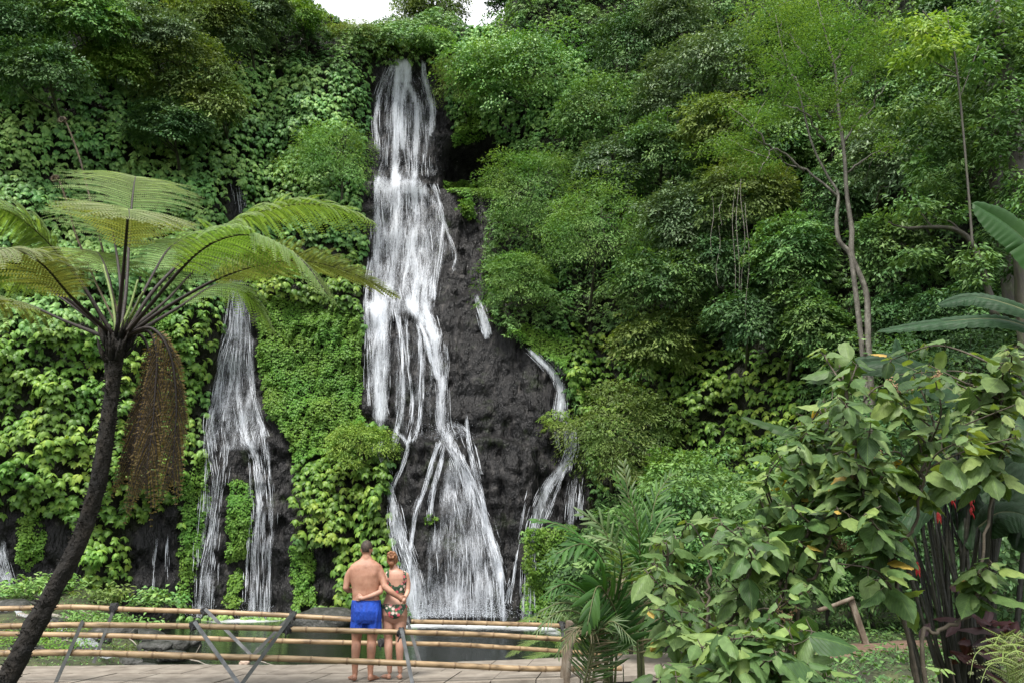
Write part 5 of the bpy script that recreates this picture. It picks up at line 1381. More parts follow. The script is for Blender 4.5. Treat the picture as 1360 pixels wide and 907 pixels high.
# dead fronds hanging down the trunk
for pts, pl in (([(158, 450, 6.6), (196, 440, 6.6), (208, 470, 6.6), (206, 520, 6.6), (202, 570, 6.6), (192, 640, 6.6)], .26), ([(158, 452, 6.6), (186, 445, 6.75), (200, 480, 6.8), (188, 540, 6.8), (178, 590, 6.8), (168, 630, 6.8)], .22),
                ([(160, 450, 6.6), (200, 436, 6.5), (226, 470, 6.5), (234, 530, 6.5), (232, 580, 6.5), (228, 640, 6.5)], .2)):
    frond_mesh(spline([at(*p) for p in pts], 40) - tb, npin=32, plen=pl * 1.1, droop=.3, dead=True, t0=.22, ll=.06, lw=.02, up=(.2, -1, .2), ang=.85, dsp=.016).build('dead_frond', [M['frond_dead'], M['rachis'], M['frond_dead']], fern)

# ------------------------------------------------------------------ palms
M['palm'] = leafmat('palm_green', [(.015, .055, .008), (.03, .10, .012), (.055, .15, .02), (.09, .2, .035)], .5, .3, spec=.3)
M['palm_pale'] = leafmat('palm_pale', [(.06, .12, .035), (.11, .18, .06), (.18, .25, .10)], .45, .3)
M['palm_dry'] = leafmat('palm_dry', [(.10, .09, .04), (.2, .17, .09), (.3, .26, .16)], .6, .3)
def palm_frond(C, nl=22, ll=.45, lw=.035, t0=.25, up=(0, 0, 1), ang=.7, vee=.35, droop=.35, rr=.014):
    mb = MB(); C = np.asarray(C); n = len(C); T = nrm(np.gradient(C, axis=0)); up = np.asarray(up, float)
    tube(mb, C, np.linspace(rr, rr * .25, n), 6, mat=1)
    Lc = np.r_[0, np.cumsum(np.linalg.norm(np.diff(C, axis=0), axis=1))]
    P = []; D = []; N = []; L_ = []
    for i in range(nl):
        u = (i + .5) / nl; t = t0 + (1 - t0) * u; s = t * Lc[-1]
        c = np.array([np.interp(s, Lc, C[:, k]) for k in range(3)]); tt = nrm(np.array([np.interp(s, Lc, T[:, k]) for k in range(3)]))
        sd = nrm(np.cross(tt, up)); nn = np.cross(sd, tt)
        for sg in (-1, 1):
            a = ang + .5 * u + R3.normal(0, .06)
            P.append(c); D.append(sd * sg * math.cos(a) + tt * math.sin(a) + nn * (vee * .6 + R3.normal(0, .08)) - np.array([0, 0, droop * R3.uniform(.2, .9)]))
            N.append(nn + sd * sg * -.25 + R3.normal(0, .1, 3)); L_.append(ll * (math.sin(pi * min(1, .18 + .82 * u) ** .8) * .75 + .28) * R3.uniform(.85, 1.1))
    leaves(mb, np.array(P), np.array(D), np.array(N), np.array(L_), lw * R3.uniform(.8, 1.15, len(P)), ST, np.clip(R3.normal(.45, .2, len(P)), 0, 1), 0, thick=1.0)
    return mb
def palm(label, base, frs, group='young palms by the walkway'):
    b = np.array(base, float); t = thing('palm', label, 'palm', group, tuple(b))
    for pts, ll, lw, mt, up, dr in frs:
        C = spline([b + R3.normal(0, .04, 3)] + [at(*p) for p in pts], 26) - b
        palm_frond(C, ll=ll, lw=lw, up=up, droop=dr, nl=24 if ll < .4 else 20).build('frond', [M[mt], M['stem']], t)
    return t
bA = at(808, 905, 9.2); bA[2] = 0
palm('palm clump with dark pleated fronds at the end of the bamboo railing', bA, [
 ([(806, 800, 9.1), (790, 740, 8.8), (755, 702, 8.6), (712, 690, 8.5)], .36, .045, 'palm', (0, -.5, 1), .15),
 ([(812, 800, 9.0), (802, 745, 8.7), (775, 722, 8.4), (738, 735, 8.2)], .48, .05, 'palm', (0, -.7, 1), .5),
 ([(815, 790, 9.2), (812, 735, 8.9), (800, 700, 8.8), (770, 680, 8.7)], .40, .035, 'palm_pale', (.3, -1, .5), .3),
 ([(822, 790, 9.0), (826, 750, 8.6), (818, 722, 8.3), (786, 712, 8.1)], .38, .035, 'palm_pale', (0, -.6, 1), .25),
 ([(800, 820, 8.9), (780, 790, 8.7), (750, 775, 8.5), (722, 790, 8.4)], .34, .025, 'palm', (0, -.6, 1), .5),
 ([(800, 830, 8.8), (775, 808, 8.6), (745, 800, 8.4), (712, 815, 8.3)], .30, .02, 'palm_pale', (0, -.5, 1), .5),
 ([(820, 830, 8.9), (806, 790, 8.5), (792, 780, 8.2), (780, 830, 7.9)], .45, .05, 'palm', (.2, -1, .3), .7),
 ([(806, 840, 8.7), (790, 825, 8.5), (765, 830, 8.4), (740, 870, 8.3)], .26, .018, 'palm_pale', (0, -.8, 1), .6)])
bB = at(850, 905, 9.8); bB[2] = 0
palm('taller palm standing upright behind the dark clump, with narrow fronds', bB, [
 ([(846, 780, 9.9), (838, 700, 9.9), (834, 655, 9.9), (828, 615, 9.9)], .36, .028, 'palm_pale', (0, -1, .2), .05),
 ([(850, 780, 9.8), (848, 710, 9.8), (838, 665, 9.7), (815, 630, 9.6)], .36, .03, 'palm', (.3, -1, .4), .1),
 ([(856, 780, 9.9), (862, 710, 10.0), (872, 660, 10.1), (892, 628, 10.2)], .40, .035, 'palm', (-.3, -1, .4), .1),
 ([(856, 790, 9.7), (864, 725, 9.6), (880, 690, 9.6), (905, 680, 9.6)], .40, .035, 'palm', (0, -.7, 1), .3),
 ([(850, 790, 9.6), (850, 730, 9.3), (845, 700, 9.1), (825, 680, 8.9)], .36, .03, 'palm', (.2, -1, .6), .3),
 ([(856, 800, 9.6), (868, 750, 9.3), (874, 740, 9.0), (884, 770, 8.7)], .40, .035, 'palm', (0, -1, .5), .6),
 ([(845, 810, 9.5), (838, 775, 9.2), (826, 765, 9.0), (805, 790, 8.8)], .34, .022, 'palm_dry', (0, -1, .5), .6)])
bC = at(770, 915, 8.6); bC[2] = 0
palm('thin drooping palm seedling hanging over the right end of the bamboo rails', bC, [
 ([(786, 840, 8.5), (770, 815, 8.4), (742, 812, 8.3), (712, 838, 8.2)], .26, .016, 'palm_pale', (0, -.5, 1), .5),
 ([(795, 850, 8.5), (800, 835, 8.4), (815, 825, 8.3), (840, 850, 8.2)], .26, .016, 'palm_pale', (0, -.5, 1), .6),
 ([(790, 850, 8.5), (782, 835, 8.3), (765, 835, 8.2), (748, 862, 8.1)], .24, .015, 'palm_dry', (0, -.5, 1), .6),
 ([(792, 845, 8.5), (790, 818, 8.4), (775, 795, 8.3), (748, 790, 8.2)], .3, .02, 'palm', (0, -.5, 1), .4)])

# ------------------------------------------------------------------ ferns by the pool
def fern_plant(label, base, frs, mat='frond', pl=.32, ll=.03, lw=.011, npin=26, name='fern', group=None, dsp=.02, rr=.008):
    b = np.array(base, float); t = thing(name, label, 'fern', group, tuple(b))
    for pts in frs:
        C = spline([b] + [at(*p) for p in pts], 26) - b
        frond_mesh(C, npin=npin, plen=pl, t0=.15, droop=.12, ll=ll, lw=lw, rr=rr, dsp=dsp).build('frond', [M[mat], M['rachis_g'], M['rachis_g']], t)
    return t
fb = at(775, 880, 15.6)
fern_plant('bright green fern leaning over the water behind the right end of the railing', fb, [
 [(740, 853, 15.4), (710, 850, 15.2), (672, 872, 15.0)], [(745, 865, 15.0), (715, 870, 14.8), (688, 884, 14.6)], [(745, 835, 15.8), (710, 822, 15.8), (672, 832, 15.8)],
 [(760, 830, 16.2), (735, 815, 16.4), (700, 822, 16.6)], [(790, 840, 15.4), (810, 830, 15.2), (835, 850, 15.0)], [(770, 845, 15.0), (760, 840, 14.7), (742, 862, 14.5)]], pl=.40, ll=.05, lw=.02, dsp=.026, rr=.012)
fc = at(1345, 930, 3.6); fc[2] = 0
fern_plant('small arching olive fern in the bottom right corner', fc, [
 [(1340, 880, 3.6), (1318, 858, 3.5), (1296, 868, 3.4), (1288, 900, 3.35)], [(1345, 880, 3.6), (1352, 850, 3.55), (1340, 845, 3.5), (1322, 872, 3.4)], [(1350, 880, 3.6), (1375, 850, 3.6), (1400, 850, 3.5)],
 [(1340, 900, 3.5), (1330, 880, 3.3), (1312, 885, 3.2), (1300, 915, 3.1)], [(1345, 890, 3.5), (1355, 872, 3.3), (1362, 880, 3.2), (1366, 910, 3.1)]], mat='frond_old', pl=.11, ll=.014, lw=.006, dsp=.008, rr=.004)
# ------------------------------------------------------------------ big leaved shrubs in front
R4 = np.random.default_rng(77)
M['bigleaf'] = leafmat('big_leaf', [(.03, .08, .02), (.06, .135, .032), (.10, .195, .05), (.16, .26, .08), (.22, .33, .07)], .48, .28, spec=.32, veins=True)
M['yellow'] = leafmat('yellow_leaf', [(.42, .30, .03), (.5, .36, .06)], .45, .35, veins=True)
M['twig'] = noisemat('twig', [(.3, (.035, .028, .018)), (.6, (.08, .065, .045)), (.8, (.17, .15, .11))], 25, rough=(.7, .9), bump=.5, bdist=.005)
M['spike'] = noisemat('flower_spike', [(.3, (.2, .12, .06)), (.7, (.45, .3, .17))], 60, rough=(.7, .9))
BIGS = [T_big(10, 3, .25, .25, (.46, 1.1)), T_big(10, 3, .5, .38, (.42, 1.0), .05), T_big(10, 3, .08, .15, (.5, 1.25), .03)]

def big_shrub(label, base, targets, leaf=.13, name='big_leaved_shrub', group='big leaved shrubs on the right bank', knots=None, nodes=6, stemr=.011, yellow=.012, W=.66, spikes=.08, spread=.1, mains=None):
    b = np.array(base, float); t = thing(name, label, 'shrub', group, tuple(b))
    st = MB(); lf = [[], [], []]; yl = []; sp = MB()
    trunks = []
    for mpts in (mains or []):
        Cm = spline([b + R4.normal(0, .03, 3) * [1, 1, 0]] + [at(*v) for v in mpts], 40)
        Cm[1:-1] += R4.normal(0, .006, (38, 3))
        trunks.append(Cm); tube(st, Cm - b, np.linspace(.0125, .006, 40), 8, rough=.2)
    hubs = np.concatenate([c[10:] for c in trunks]) if trunks else None
    for (px, py, Y, via) in targets:
        e = at(px, py, Y)
        if hubs is not None and via is None:
            dd = np.linalg.norm((hubs - e) * [1, .7, 1], axis=1) + np.where(hubs[:, 2] > e[2] - .12, 5, 0) + R4.uniform(0, .12, len(hubs))
            h = hubs[dd.argmin()]
            C = spline([h, h + (e - h) * .5 + np.array([0, 0, .04]) + R4.normal(0, .04, 3), e], 44); Lh = np.linalg.norm(e - h)
            via = 'hub'
        if via == 'hub': pts = None
        elif via is None:
            m1 = b + (e - b) * .4 + R4.normal(0, spread, 3) * [1, 1, .3]; pts = [b + R4.normal(0, .06, 3) * [1, 1, 0], m1, e]
        else: pts = [b + R4.normal(0, .03, 3) * [1, 1, 0]] + [at(*v) for v in via] + [e]
        if pts is not None: C = spline(pts, 44)
        L_ = np.linalg.norm(np.diff(C, axis=0), axis=1).sum()
        tube(st, C - b, np.linspace(min(stemr, .004 + .004 * L_), .003, 44), 6, rough=.12)
        T = nrm(np.gradient(C, axis=0))
        # opposite leaf pairs towards the tip
        seg = min(.92, .62 / L_ * 1.1)
        ts = np.linspace(1 - seg, 1, nodes); ph = R4.uniform(0, pi)
        for j, tt in enumerate(ts):
            k = int(tt * 43); c = C[k]; d = T[k]
            ref = nrm(np.cross(d, [0.1, 1, .2])); r2 = np.cross(d, ref)
            ph += pi / 2 + R4.normal(0, .3)
            sz = leaf * (.62 + .95 * R4.uniform() ** 1.7) * (1.1 - .45 * (j / (nodes - 1)) ** 3)
            for s in ((0, 1) if j < nodes - 1 else (0, 1, .5, 1.5)):
                if R4.uniform() < .16: continue
                a = ph + s * pi
                o_ = ref * math.cos(a) + r2 * math.sin(a)
                dirp = nrm(o_ + d * .45 + np.array([0, 0, .1]))
                pet = sz * R4.uniform(.25, .5); q = c + dirp * pet
                tube(st, np.array([c, (c + q) / 2 + [0, 0, -.004], q]) - b, [.003, .0022, .002], 4, cap=False)
                ld = nrm(dirp * [1, 1, .3] + np.array([0, 0, -R4.uniform(-.05, .8)]) + R4.normal(0, .12, 3))
                nn = nrm(np.array([0, 0, 1.]) + o_ * .35 + R4.normal(0, .25, 3) + np.array([0, -.25, 0]))
                rec = (q - b, ld, nn, sz * R4.uniform(.85, 1.15), R4.uniform(0, 1))
                (yl if R4.uniform() < yellow else lf[R4.integers(0, 3)]).append(rec)
        if R4.uniform() < spikes and len(ts):
            sp = MB()
            for _ in range(R4.integers(4, 9)):
                e2 = e + np.array([R4.normal(0, .05), R4.normal(0, .05), R4.uniform(.0, .10)]); mid = (e + e2) / 2 + R4.normal(0, .01, 3)
                tube(sp, np.array([e, mid, e2]) - b, [.003, .0025, .0015], 4, cap=False)
                for _ in range(12):
                    f = R4.uniform(.3, 1); q = e * (1 - f) + e2 * f + R4.normal(0, .008, 3); tube(sp, np.array([q, q + R4.normal(0, .006, 3)]) - b, [.0035, .0025], 4)
            sp.build('flower_spray', M['spike'], t)
    st.build('stem', M['twig'], t)
    mb = MB()
    for v in range(3):
        if lf[v]:
            A = lf[v]; leaves(mb, np.array([r[0] for r in A]), np.array([r[1] for r in A]), np.array([r[2] for r in A]), np.array([r[3] for r in A]), np.array([r[3] for r in A]) * W * R4.uniform(.85, 1.15, len(A)), BIGS[v], np.clip(np.array([r[4] for r in A]), 0, 1))
    mb.build('foliage', M['bigleaf'], t)
    if yl:
        mb = MB(); A = yl; leaves(mb, np.array([r[0] for r in A]), np.array([r[1] for r in A]), np.array([r[2] for r in A]), np.array([r[3] for r in A]), np.array([r[3] for r in A]) * W, BIGS[0], .5)
        o = mb.build('yellow_foliage', M['yellow'], t); o['label'] = 'yellowed leaves'
    return t

def fill(n, poly, Y0, Y1, rng=R4):
    xs = [p[0] for p in poly]; ys = [p[1] for p in poly]; out = []
    while len(out) < n:
        x, y = rng.uniform(min(xs), max(xs)), rng.uniform(min(ys), max(ys))
        if inpoly(np.array([x]), np.array([y]), poly)[0]: out.append((x, y, rng.uniform(Y0, Y1), None))
    return out
root = lambda px, Y: np.array([at(px, 800, Y)[0], Y, 0.0])
# tall shrub: traced main stems first
bS = root(1213, 4.3)
TM = [[(1225, 862, 4.3), (1243, 838, 4.3), (1280, 822, 4.3), (1298, 780, 4.3), (1308, 713, 4.35), (1322, 610, 4.4), (1335, 490, 4.4)],
      [(1208, 870, 4.3), (1196, 812, 4.3), (1178, 720, 4.25), (1150, 655, 4.2), (1132, 580, 4.2), (1122, 510, 4.2)],
      [(1210, 870, 4.3), (1190, 770, 4.3), (1192, 726, 4.25), (1215, 694, 4.2), (1226, 630, 4.1), (1240, 560, 4.1)]]
tall = fill(54, [(1090, 470), (1130, 460), (1240, 480), (1360, 455), (1400, 560), (1330, 600), (1250, 600), (1180, 640), (1090, 620)], 3.7, 4.9)
tall += fill(14, [(1090, 600), (1180, 620), (1175, 700), (1110, 700)], 3.8, 4.8)
tall += fill(12, [(1080, 640), (1185, 640), (1180, 770), (1095, 770)], 3.9, 4.8)
tall += fill(5, [(1290, 740), (1345, 740), (1340, 790), (1290, 780)], 4.1, 4.5)
big_shrub('tall big leaved shrub reaching up to the right edge, with curved brown stems', bS, tall, leaf=.108, nodes=6, mains=TM)
bS = root(1050, 4.6)
big_shrub('middle big leaved shrub with heart shaped leaves at the left of the tall one', bS,
          fill(40, [(1000, 610), (1060, 540), (1110, 500), (1150, 600), (1120, 720), (1010, 720)], 4.2, 5.2), leaf=.10, nodes=6,
          mains=[[(1050, 820, 4.6), (1065, 740, 4.6), (1085, 650, 4.6), (1100, 560, 4.7)], [(1040, 820, 4.6), (1040, 740, 4.6), (1030, 680, 4.7)], [(1060, 820, 4.5), (1085, 760, 4.4), (1110, 700, 4.3)]])
bS = root(940, 4.6)
big_shrub('low wide shrub with grey green leaves right of the palm clump', bS,
          fill(62, [(860, 700), (930, 680), (1010, 690), (1085, 730), (1070, 860), (1000, 930), (900, 930), (860, 830)], 4.0, 5.2), leaf=.10, nodes=6, yellow=.015,
          mains=[[(930, 880, 4.6), (900, 800, 4.6), (880, 730, 4.6)], [(940, 880, 4.6), (940, 800, 4.6), (945, 720, 4.7)], [(950, 880, 4.5), (985, 800, 4.5), (1005, 720, 4.5)], [(955, 890, 4.4), (1010, 830, 4.4), (1050, 770, 4.4)]])
bS = root(870, 3.6)
big_shrub('large light leaves low in front of the palms at the bottom edge', bS,
          fill(7, [(830, 890), (880, 880), (930, 900), (900, 960), (830, 960)], 3.3, 3.8), leaf=.15, nodes=4, spikes=0, yellow=0)
bS = root(1010, 3.7)
big_shrub('nearest big leaved shrub cut by the bottom edge right of centre', bS,
          fill(30, [(930, 850), (1040, 800), (1110, 860), (1090, 960), (930, 960)], 3.4, 4.0), leaf=.125, nodes=5, spikes=0, mains=[[(1000, 950, 3.7), (990, 900, 3.7)], [(1020, 950, 3.7), (1060, 880, 3.7)]])
bS = root(1275, 3.8)
big_shrub('short seedling with four broad leaves on the ground at the lower right', bS, [(1262, 872, 3.8, None), (1250, 890, 3.7, None)], leaf=.1, nodes=3, spikes=0, yellow=0)
# big single yellow leaf hanging on the right
# ------------------------------------------------------------------ banana like clump
M['banana'] = leafmat('banana_leaf', [(.010, .045, .006), (.018, .065, .009), (.03, .09, .013)], .5, .3, spec=.25, veins=False)
M['banana_dk'] = leafmat('banana_leaf_dark', [(.010, .035, .010), (.016, .052, .015), (.024, .07, .022)], .55, .15, spec=.25, veins=True)
M['cane'] = noisemat('dark_cane', [(.3, (.006, .007, .004)), (.7, (.022, .022, .012))], 12, rough=(.4, .7))  # dark canes, colour deepened further to stand in for the shade here
M['red'] = noisemat('red_bract', [(.3, (.35, .012, .015)), (.7, (.55, .03, .03))], 30, rough=(.35, .5))
def blade(mb, pts, w, up=(0, 0, 1), splits=7, seed=0, sag=.25):
    rg = np.random.default_rng(seed); C = spline([at(*p) for p in pts], 60); n = 60
    T = nrm(np.gradient(C, axis=0)); up = nrm(np.asarray(up, float)); S = nrm(np.cross(T, up)); N = np.cross(S, T)
    t = np.linspace(0, 1, n); wd = w * np.clip(np.sin(pi * np.clip(t * .9 + .1, 0, 1) ** .9), 0, 1) ** .55 * .5; wd[-1] = .002
    for sg in (-1, 1):
        cuts = sorted(rg.choice(np.arange(8, 55), splits, replace=False)) if splits else []
        ed = [0] + [int(c) for c in cuts] + [n - 1]
        for a, b in zip(ed[:-1], ed[1:]):
            if b - a < 1: continue
            tw = rg.normal(0, .12); m = 7; V = []; uv = []
            for i in range(a, b + 1):
                f = (i - a) / max(b - a, 1); shr = 1 - .10 * (abs(f - .5) * 2) ** 3 * (splits > 0)
                for j in range(m):
                    s = j / (m - 1); d = S[i] * sg + T[i] * .28 * s
                    V.append(C[i] + d * wd[i] * s * shr + N[i] * (.10 * wd[i] * math.sin(s * pi) * 2 + tw * s * wd[i] * (f - .5)) - np.array([0, 0, sag]) * wd[i] * s ** 2 + N[i] * .004 * math.sin(i * 1.9) * s)
                    uv.append([t[i], s * sg])
            idx = np.arange((b - a + 1) * m).reshape(-1, m)
            q = np.stack([idx[:-1, :-1], idx[1:, :-1], idx[1:, 1:], idx[:-1, 1:]], -1).reshape(-1, 4)
            mb.add(V, [q], rg.uniform(.3, .7), uv)
    tube(mb, C - N * .006, np.linspace(.014, .003, n), 6, mat=1)
ban = root(1262, 5.3)
bt = thing('banana_clump', 'dark clump of thin upright canes with long banana like leaves at the right edge', 'plant', None, tuple(ban))
BL = [([(1440, 420, 5.0), (1385, 345, 4.9), (1340, 300, 4.9), (1292, 270, 4.9)], .38, (.3, -1, .15), 'banana', 2, 1),
      #([(1450, 460, 5.2), (1400, 370, 5.1), (1350, 325, 5.1), (1298, 303, 5.1)], .30, (.3, -1, .3), 'banana', 2, 2),
      #([(1440, 470, 4.8), (1390, 400, 4.7), (1350, 380, 4.6), (1310, 378, 4.5)], .20, (0, -1, .5), 'banana_dk', 3, 3),
      ([(1400, 450, 5.2), (1330, 425, 5.2), (1250, 428, 5.3), (1165, 440, 5.4)], .15, (0, -1, .8), 'banana_dk', 6, 4),
      ([(1400, 430, 5.6), (1340, 405, 5.6), (1290, 395, 5.7), (1245, 405, 5.8)], .18, (0, -1, .6), 'banana_dk', 5, 5),
      ([(1330, 560, 5.2), (1250, 510, 5.3), (1180, 480, 5.4), (1110, 490, 5.5)], .26, (0, -1, .5), 'banana_dk', 5, 6),
      ([(1250, 640, 5.4), (1150, 600, 5.5), (1070, 580, 5.6), (985, 553, 5.7)], .18, (0, -.8, 1), 'banana', 4, 7),
      ([(1330, 560, 4.6), (1300, 605, 4.4), (1262, 640, 4.3), (1226, 678, 4.2)], .20, (-.5, -.7, 1), 'bigleaf', 4, 8),
      ([(1270, 560, 5.4), (1300, 590, 5.2), (1320, 640, 5.1), (1330, 700, 5.0)], .30, (.3, -1, .4), 'banana_dk', 4, 9),
      ([(1330, 540, 5.2), (1360, 600, 5.0), (1370, 660, 4.9), (1350, 730, 4.8)], .34, (0, -1, .4), 'banana_dk', 3, 10),
      ([(1250, 580, 5.6), (1270, 620, 5.5), (1285, 670, 5.4), (1290, 730, 5.3)], .26, (-.3, -1, .4), 'banana_dk', 3, 11),
      ([(1290, 640, 5.3), (1240, 650, 5.3), (1200, 690, 5.2), (1180, 740, 5.2)], .22, (-.3, -1, .7), 'banana_dk', 4, 12),
      ([(1300, 700, 4.9), (1330, 680, 4.8), (1370, 690, 4.7), (1400, 740, 4.6)], .3, (0, -.8, .8), 'banana_dk', 3, 13),
      ([(1280, 690, 5.8), (1230, 560, 5.9), (1200, 500, 5.9), (1190, 450, 5.9)], .24, (.4, -1, .3), 'banana_dk', 5, 14)]
for pts, w, up, mt, sp_, sd in BL:
    mb = MB(); blade(mb, pts, w, up, sp_, sd)
    for i in range(len(mb.v)): mb.v[i] = mb.v[i] - ban
    mb.build('leaf', [M[mt], M['stem']], bt)
    e = at(*pts[0]) - ban
    mb = MB(); q = np.array([R4.normal(0, .1), R4.normal(0, .1), 0]); tube(mb, spline([q, (q + e) / 2 + [0, 0, .2], e], 16), np.linspace(.022, .012, 16), 7); mb.build('stalk', M['cane'], bt)
for i in range(34):
    px = R4.uniform(1150, 1330); py = R4.uniform(640, 720); e = at(px, py, R4.uniform(5.1, 5.9)) - ban
    q = np.array([R4.normal(0, .12), R4.normal(0, .12), 0])
    mb = MB(); tube(mb, spline([q, (q + e) / 2 + R4.normal(0, .03, 3), e + [0, 0, .1]], 12), np.linspace(.014, .008, 12), 6); mb.build('cane', M['cane'], bt)
for x_, y_, h in ((1265, 640, 28), (1290, 650, 34), (1150, 702, 10), (1218, 745, 12), (1246, 678, 8)):
    mb = MB(); a = at(x_, y_, 4.9); bdy = at(x_, y_ + h, 4.9)
    for k in range(6):
        f = k / 6; c = a * (1 - f) + bdy * f; s = 1 if k % 2 else -1
        leaves(mb, np.array([c - ban]), np.array([[s * .5, -.2, -1.]]), np.array([[s * .8, -.5, .3]]), .05, .02, OV, .5)
    mb.build('bract', M['red'], bt)
# red leaved cordyline at its foot
M['redleaf'] = leafmat('red_leaf', [(.025, .008, .009), (.05, .012, .014), (.09, .025, .025)], .5, .2)
rb_ = root(1310, 4.9)
ct = thing('cordyline', 'low plant with dark red leaves under the banana clump', 'plant', None, tuple(rb_))
mb = MB(); n = 46
a = R4.uniform(0, 2 * pi, n); P = at(1315, 845, 4.8) - rb_ + R4.normal(0, .11, (n, 3)); leaves(mb, P, np.stack([np.cos(a), np.sin(a), R4.uniform(-.6, .5, n)], -1), np.stack([0 * a, -.6 + 0 * a, 1 + 0 * a], -1), R4.uniform(.14, .24, n), .05, T_big(8, 2), R4.uniform(0, 1, n))
mb.build('foliage', M['redleaf'], ct)
mb = MB(); tube(mb, [[0, 0, 0], at(1315, 845, 4.8) - rb_ + [0, 0, .1]], [.02, .012], 8); mb.build('stem', M['cane'], ct)
# ------------------------------------------------------------------ banks, rocks, undergrowth
R5 = np.random.default_rng(99)
M['stone'] = noisemat('boulder', [(.3, (.012, .013, .012)), (.5, (.035, .037, .03)), (.62, (.07, .07, .065)), (.72, (.16, .155, .145))], 4.5, 8, (.5, .85), .8, .06)
M['stonepale'] = noisemat('pale_stone', [(.3, (.25, .17, .12)), (.7, (.48, .37, .29))], 5, 6, (.7, .9), .5, .02)
def boulder(label, c, r, mat='stone', seed=0, group='rocks'):
    c = np.asarray(c, float); mb = MB(); r = np.asarray(r, float)
    n, m = 30, 20; th = np.linspace(.02, pi - .02, m); a = np.arange(n) * 2 * pi / n
    D = np.stack([np.sin(th)[:, None] * np.cos(a), np.sin(th)[:, None] * np.sin(a), np.cos(th)[:, None] * np.ones(n)], -1)
    f = .72 + .5 * fbm(D[..., 0] * 1.6 + D[..., 1] * .9 + seed * 3, D[..., 2] * 1.7 - D[..., 1], seed, 4)
    V = np.sign(D) * np.abs(D) ** .8 * f[..., None] * r
    V[:, :, :] = V
    idx = np.arange(n * m).reshape(m, n)
    q = np.stack([idx[:-1], idx[1:], np.roll(idx, -1, 1)[1:], np.roll(idx, -1, 1)[:-1]], -1).reshape(-1, 4)
    mb.add(V.reshape(-1, 3), [q, np.arange(n)[None], (np.arange(n)[::-1] + (m - 1) * n)[None]])
    o = mb.build('boulder', M[mat]); o.location = tuple(c); tag(o, label, 'rock', group); return o
def on_water(px, py, z=-1): return gp(px, py, z)
for i, (px, py, r, lab, mt) in enumerate((
    (432, 826, (1.5, .9, .55), 'long grey boulder at the foot of the creeper mound behind the couple', 'stone'),
    (40, 872, (.5, .4, .28), 'dark mossy rock beside the small white cascade at the lower left', 'stone'),
    (100, 845, (.7, .5, .4), 'round grey rock in the stream on the left bank', 'stone'),
    (205, 862, (.55, .4, .22), 'flat rock at the left edge of the pool', 'stone'),
    (228, 872, (.4, .3, .16), 'small flat stone just above the walkway edge at the left', 'stone'),
    (140, 878, (.14, .12, .10), 'small pinkish pebble just behind the walkway at the left', 'stonepale'),
    (325, 880, (.13, .12, .08), 'pale stone behind the crossing steel bars', 'stonepale'),
    (160, 838, (.5, .4, .3), 'brown rock among the plants of the left bank', 'stone'),
    (10, 850, (.6, .5, .4), 'rock at the left edge under the railing', 'stone'))):
    P = on_water(px, py, -.9 if i < 5 else -.8); boulder(lab, P, r, mt, i + 3)
for i, (px, py, r) in enumerate(((15, 838, .5), (55, 850, .42), (75, 862, .3), (120, 862, .34), (150, 852, .42), (185, 848, .5), (225, 850, .38), (170, 872, .26), (110, 876, .2), (30, 880, .3), (195, 878, .2), (250, 846, .3))):
    P = on_water(px, py, -.75); P[2] = max(ground_z(P[0], P[1]), -.95) + .03
    boulder('dark rock in the litter of wet stones on the left bank', P, (r * 1.5, r * 1.1, r * .7), 'stone', i + 60, 'wet stones of the left bank')
for i, (px, py) in enumerate(((1062, 874), (1078, 884), (1095, 868), (1110, 858), (1240, 862))):
    P = gp(px, py, 0.03); boulder('pale flat stone beside the brown footpath', P, (.22, .16, .07), 'stonepale', i + 30, 'stones along the footpath')

# small white water on the left bank
mb = MB()
for pts, w0 in (([(60, 836), (90, 842), (112, 852), (124, 866), (150, 874)], .09), ([(84, 838), (100, 856), (112, 872)], .06), ([(-20, 828), (20, 832), (60, 836)], .10)):
    C = np.array([on_water(x_, y_, -.62 if y_ > 850 else -.5) for x_, y_ in pts]); C = spline(C, 40); C[:, 2] = np.maximum(C[:, 2], ground_z(C[:, 0], C[:, 1]) + .07)
    tn = nrm(np.gradient(C, axis=0)); S = nrm(np.cross(tn, [0, 0, 1.])); u = np.linspace(-1, 1, 7)
    V = C[:, None] + S[:, None] * u[None, :, None] * w0 * (1 + .6 * (vn(np.arange(40) * .5, np.zeros(40), 3)[:, None, None])) + np.array([0, 0, 1]) * (.03 * (1 - u ** 2))[None, :, None]
    idx = np.arange(280).reshape(40, 7); mb.add(V.reshape(-1, 3), [np.stack([idx[:-1, :-1], idx[1:, :-1], idx[1:, 1:], idx[:-1, 1:]], -1).reshape(-1, 4)], .38, V.reshape(-1, 3)[:, :2] * [1, 2.5])
tag(mb.build('stream', M['fall'], kind='structure'), 'small white stream running over the left bank into the pool', 'stream', kind='structure')

